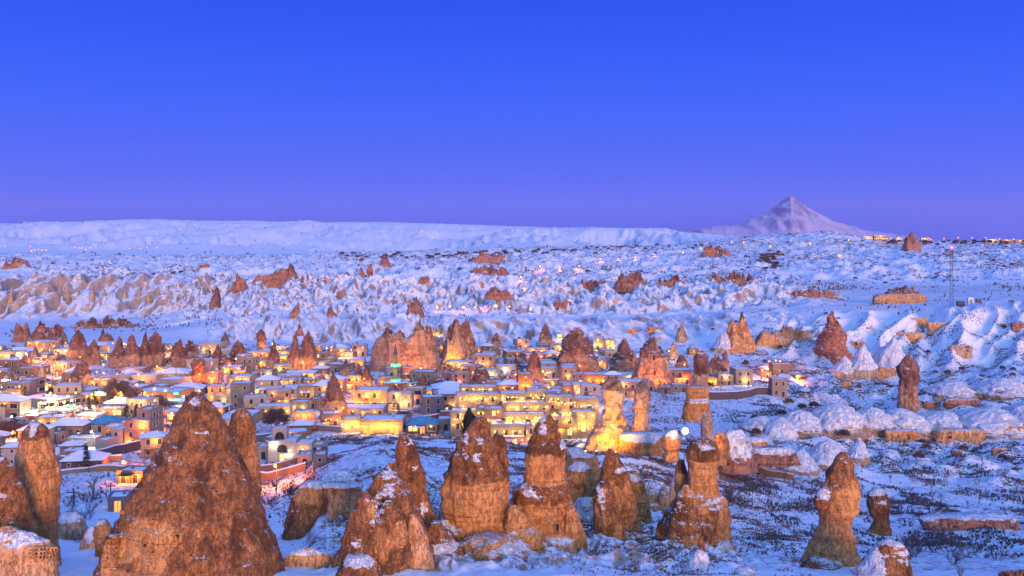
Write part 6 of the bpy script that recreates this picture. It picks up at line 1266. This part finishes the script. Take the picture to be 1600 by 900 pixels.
for i in range(34):
    px = R.uniform(1525, 1640); Y = R.uniform(118, 127); z = gz(px, Y); shrub(px, Y, R.uniform(1.5, 2.5)*(1+(px-1530)/150), 'russet lit twigs of the thicket in the bottom right corner', 'thicket in the bottom right corner', k=R.choice((4, 5)))
for i in range(50):
    px = R.uniform(1100, 1610); Y = R.uniform(430, 640); shrub(px, Y, R.uniform(1.2, 3.2), 'dark bare bush on the steep snowy slope at the right', 'bushes on the right hand slope')
# far tree lines: each dark dot a bush
for i in range(90):
    t = i/89; px = 535+560*t+R.uniform(-2, 2); py = np.interp(px, [530, 700, 800, 960, 1100], [402, 399, 395, 386.5, 386]); Y = ground_at(px, py+1); shrub(px, Y+R.uniform(-25, 25), R.uniform(5, 9), 'tree of the long dark line along the far plateau edge', 'far line of trees on the plateau edge', name='far_tree', cat='tree')
for i in range(70):
    px = R.uniform(1380, 1610); py = R.uniform(378, 384); Y = ground_at(px, py); shrub(px, Y, R.uniform(6, 13), 'dark tree on the right horizon among the lamps', 'trees on the right horizon', name='far_tree', cat='tree')
for i in range(128):
    px = R.uniform(-20, 1620); Y = math.exp(R.uniform(math.log(1000), math.log(2500))); shrub(px, Y, R.uniform(2.5, 5.5)*(Y/1500)**.5, 'dark bush dotting the snowy plateau', 'bushes on the snowy plateau')
for i in range(36):
    px = R.gauss(1205, 9); Y = R.uniform(1250, 1800); shrub(px, Y, R.uniform(5, 9), 'dense dark tree in the gully on the right plateau', 'trees in the gully of the right plateau', name='far_tree', cat='tree')

# uncountable low scrub: real twigs scattered by density
def scrub(name, label, n, dens, ymin, ymax, s0, s1, mat, blades=4, seed=1, fan=.5):
    rs = np.random.RandomState(seed); j0, j1 = np.searchsorted(YS, ymin), np.searchsorted(YS, ymax)
    w8 = (np.clip(dens, 0, 1)*np.gradient(YS)[None, :]*VY)[:, j0:j1]; p = w8.ravel()/w8.sum(); k = rs.choice(p.size, n, p=p); i, j = np.unravel_index(k, w8.shape); j = j+j0
    vis = (PX[i] > -60) & (PX[i] < 1660); i, j = i[vis], j[vis]; n = len(i)
    c = np.stack([X[i, j], VY[i, j], Z[i, j]], -1); c[:, 0] += rs.uniform(-.5, .5, n)*(PX[1]-PX[0])/F*c[:, 1]
    s = rs.uniform(s0, s1, n); V = []; 
    for b in range(blades):
        a = rs.uniform(0, 2*np.pi, n); u = np.stack([np.cos(a), np.sin(a), np.zeros(n)], -1); up = np.stack([np.cos(a+1.57)*fan*rs.uniform(-1, 1, n), np.sin(a+1.57)*fan*rs.uniform(-1, 1, n), np.ones(n)], -1)
        V.append(np.stack([c-u*(s*.28)[:, None], c+u*(s*.28)[:, None], c+up*(s*rs.uniform(.6, 1.1, n))[:, None]+u*(s*rs.uniform(-.5, .5, n))[:, None]], 1))
    V = np.concatenate(V).reshape(-1, 3); V[:, 2] -= .04; Fq = np.arange(len(V)).reshape(-1, 3)
    tag(link(name, mesh_np(name, V, Fq, [M[mat]], smooth=False)), label, kind='stuff')
cl = np.clip(fbm(X/14, VY/14, 91., 3)*1.5+.35, 0, 1)*np.clip(.4+fbm(X/3, VY/3, 92., 2), 0.02, 1)
hill = zone(150, 165, 300, 320, 430, 480, 1130, 1180)+zone(128, 135, 300, 320, 880, 960, 1230, 1280)*.8
cl2 = np.clip(fbm(X/11, VY/14, 96., 3)*2.6+.05, 0.01, 1)
scrub('dry_grass', 'low dead grass and scrub poking through the snow between the spires', 90000, hill*np.clip(cl*1.3, 0, 1), 126, 320, .18, .42, 'twigw', 4, 2)
scrub('scrub', 'dark scrub over the snow of the right hand valley', 70000, zone(150, 200, 560, 640, 1120, 1190)*cl2, 150, 640, .25, .85, 'twigs', 4, 3)
scrub('scrub', 'dark garden scrub between the houses of the town', 45000, zone(195, 230, 560, 600, -900, -899, 1080, 1150)*np.clip(cl*1.5, 0, 1), 200, 600, .25, .8, 'twigs', 4, 4)
scrub('scrub', 'dark scrub dotting the badlands and the plateau', 70000, zone(620, 720, 2500, 2700)*(cl*np.clip(fbm(X/150, VY/220, 72., 3)*1.6+.25, .03, 1)*(.35+.65*sstep(300, 1100, UX))+5.0*np.exp(-((tr-.05)/.03)**2)*sstep(1000, 1150, VY)*np.clip(fbm(X/90, VY/90, 73., 2)*2+.3, 0, 1)), 620, 2700, 1.0, 2.8, 'twigs', 3, 5)
scrub('scrub', 'sparse dark scrub on the far hills', 1800, zone(2700, 3000, 7000, 9000)*cl**2, 2700, 8000, 4, 9, 'twig', 3, 6)

# ------------------------------------------------------------------ air
def haze():
    b = MB(); b.box(-9500, 9500, -60, 17500, -300, 0); me = b.mesh('haze', [])
    z1 = 690.0
    for v in me.vertices:
        if v.co.z > -1: v.co.z = z1
    m = bpy.data.materials.new('thin_blue_air'); m.use_nodes = True; nt = m.node_tree; nt.nodes.clear(); o = nt.nodes.new('ShaderNodeOutputMaterial'); v = nt.nodes.new('ShaderNodeVolumePrincipled')
    v.inputs['Color'].default_value = (1.0, .80, .90, 1); v.inputs['Density'].default_value = HAZE; nt.links.new(v.outputs[0], o.inputs['Volume']); me.materials.append(m)
    tag(link('haze', me), 'thin blue dusk haze over the valley', kind='stuff')
HAZE = 2.2e-5
haze()
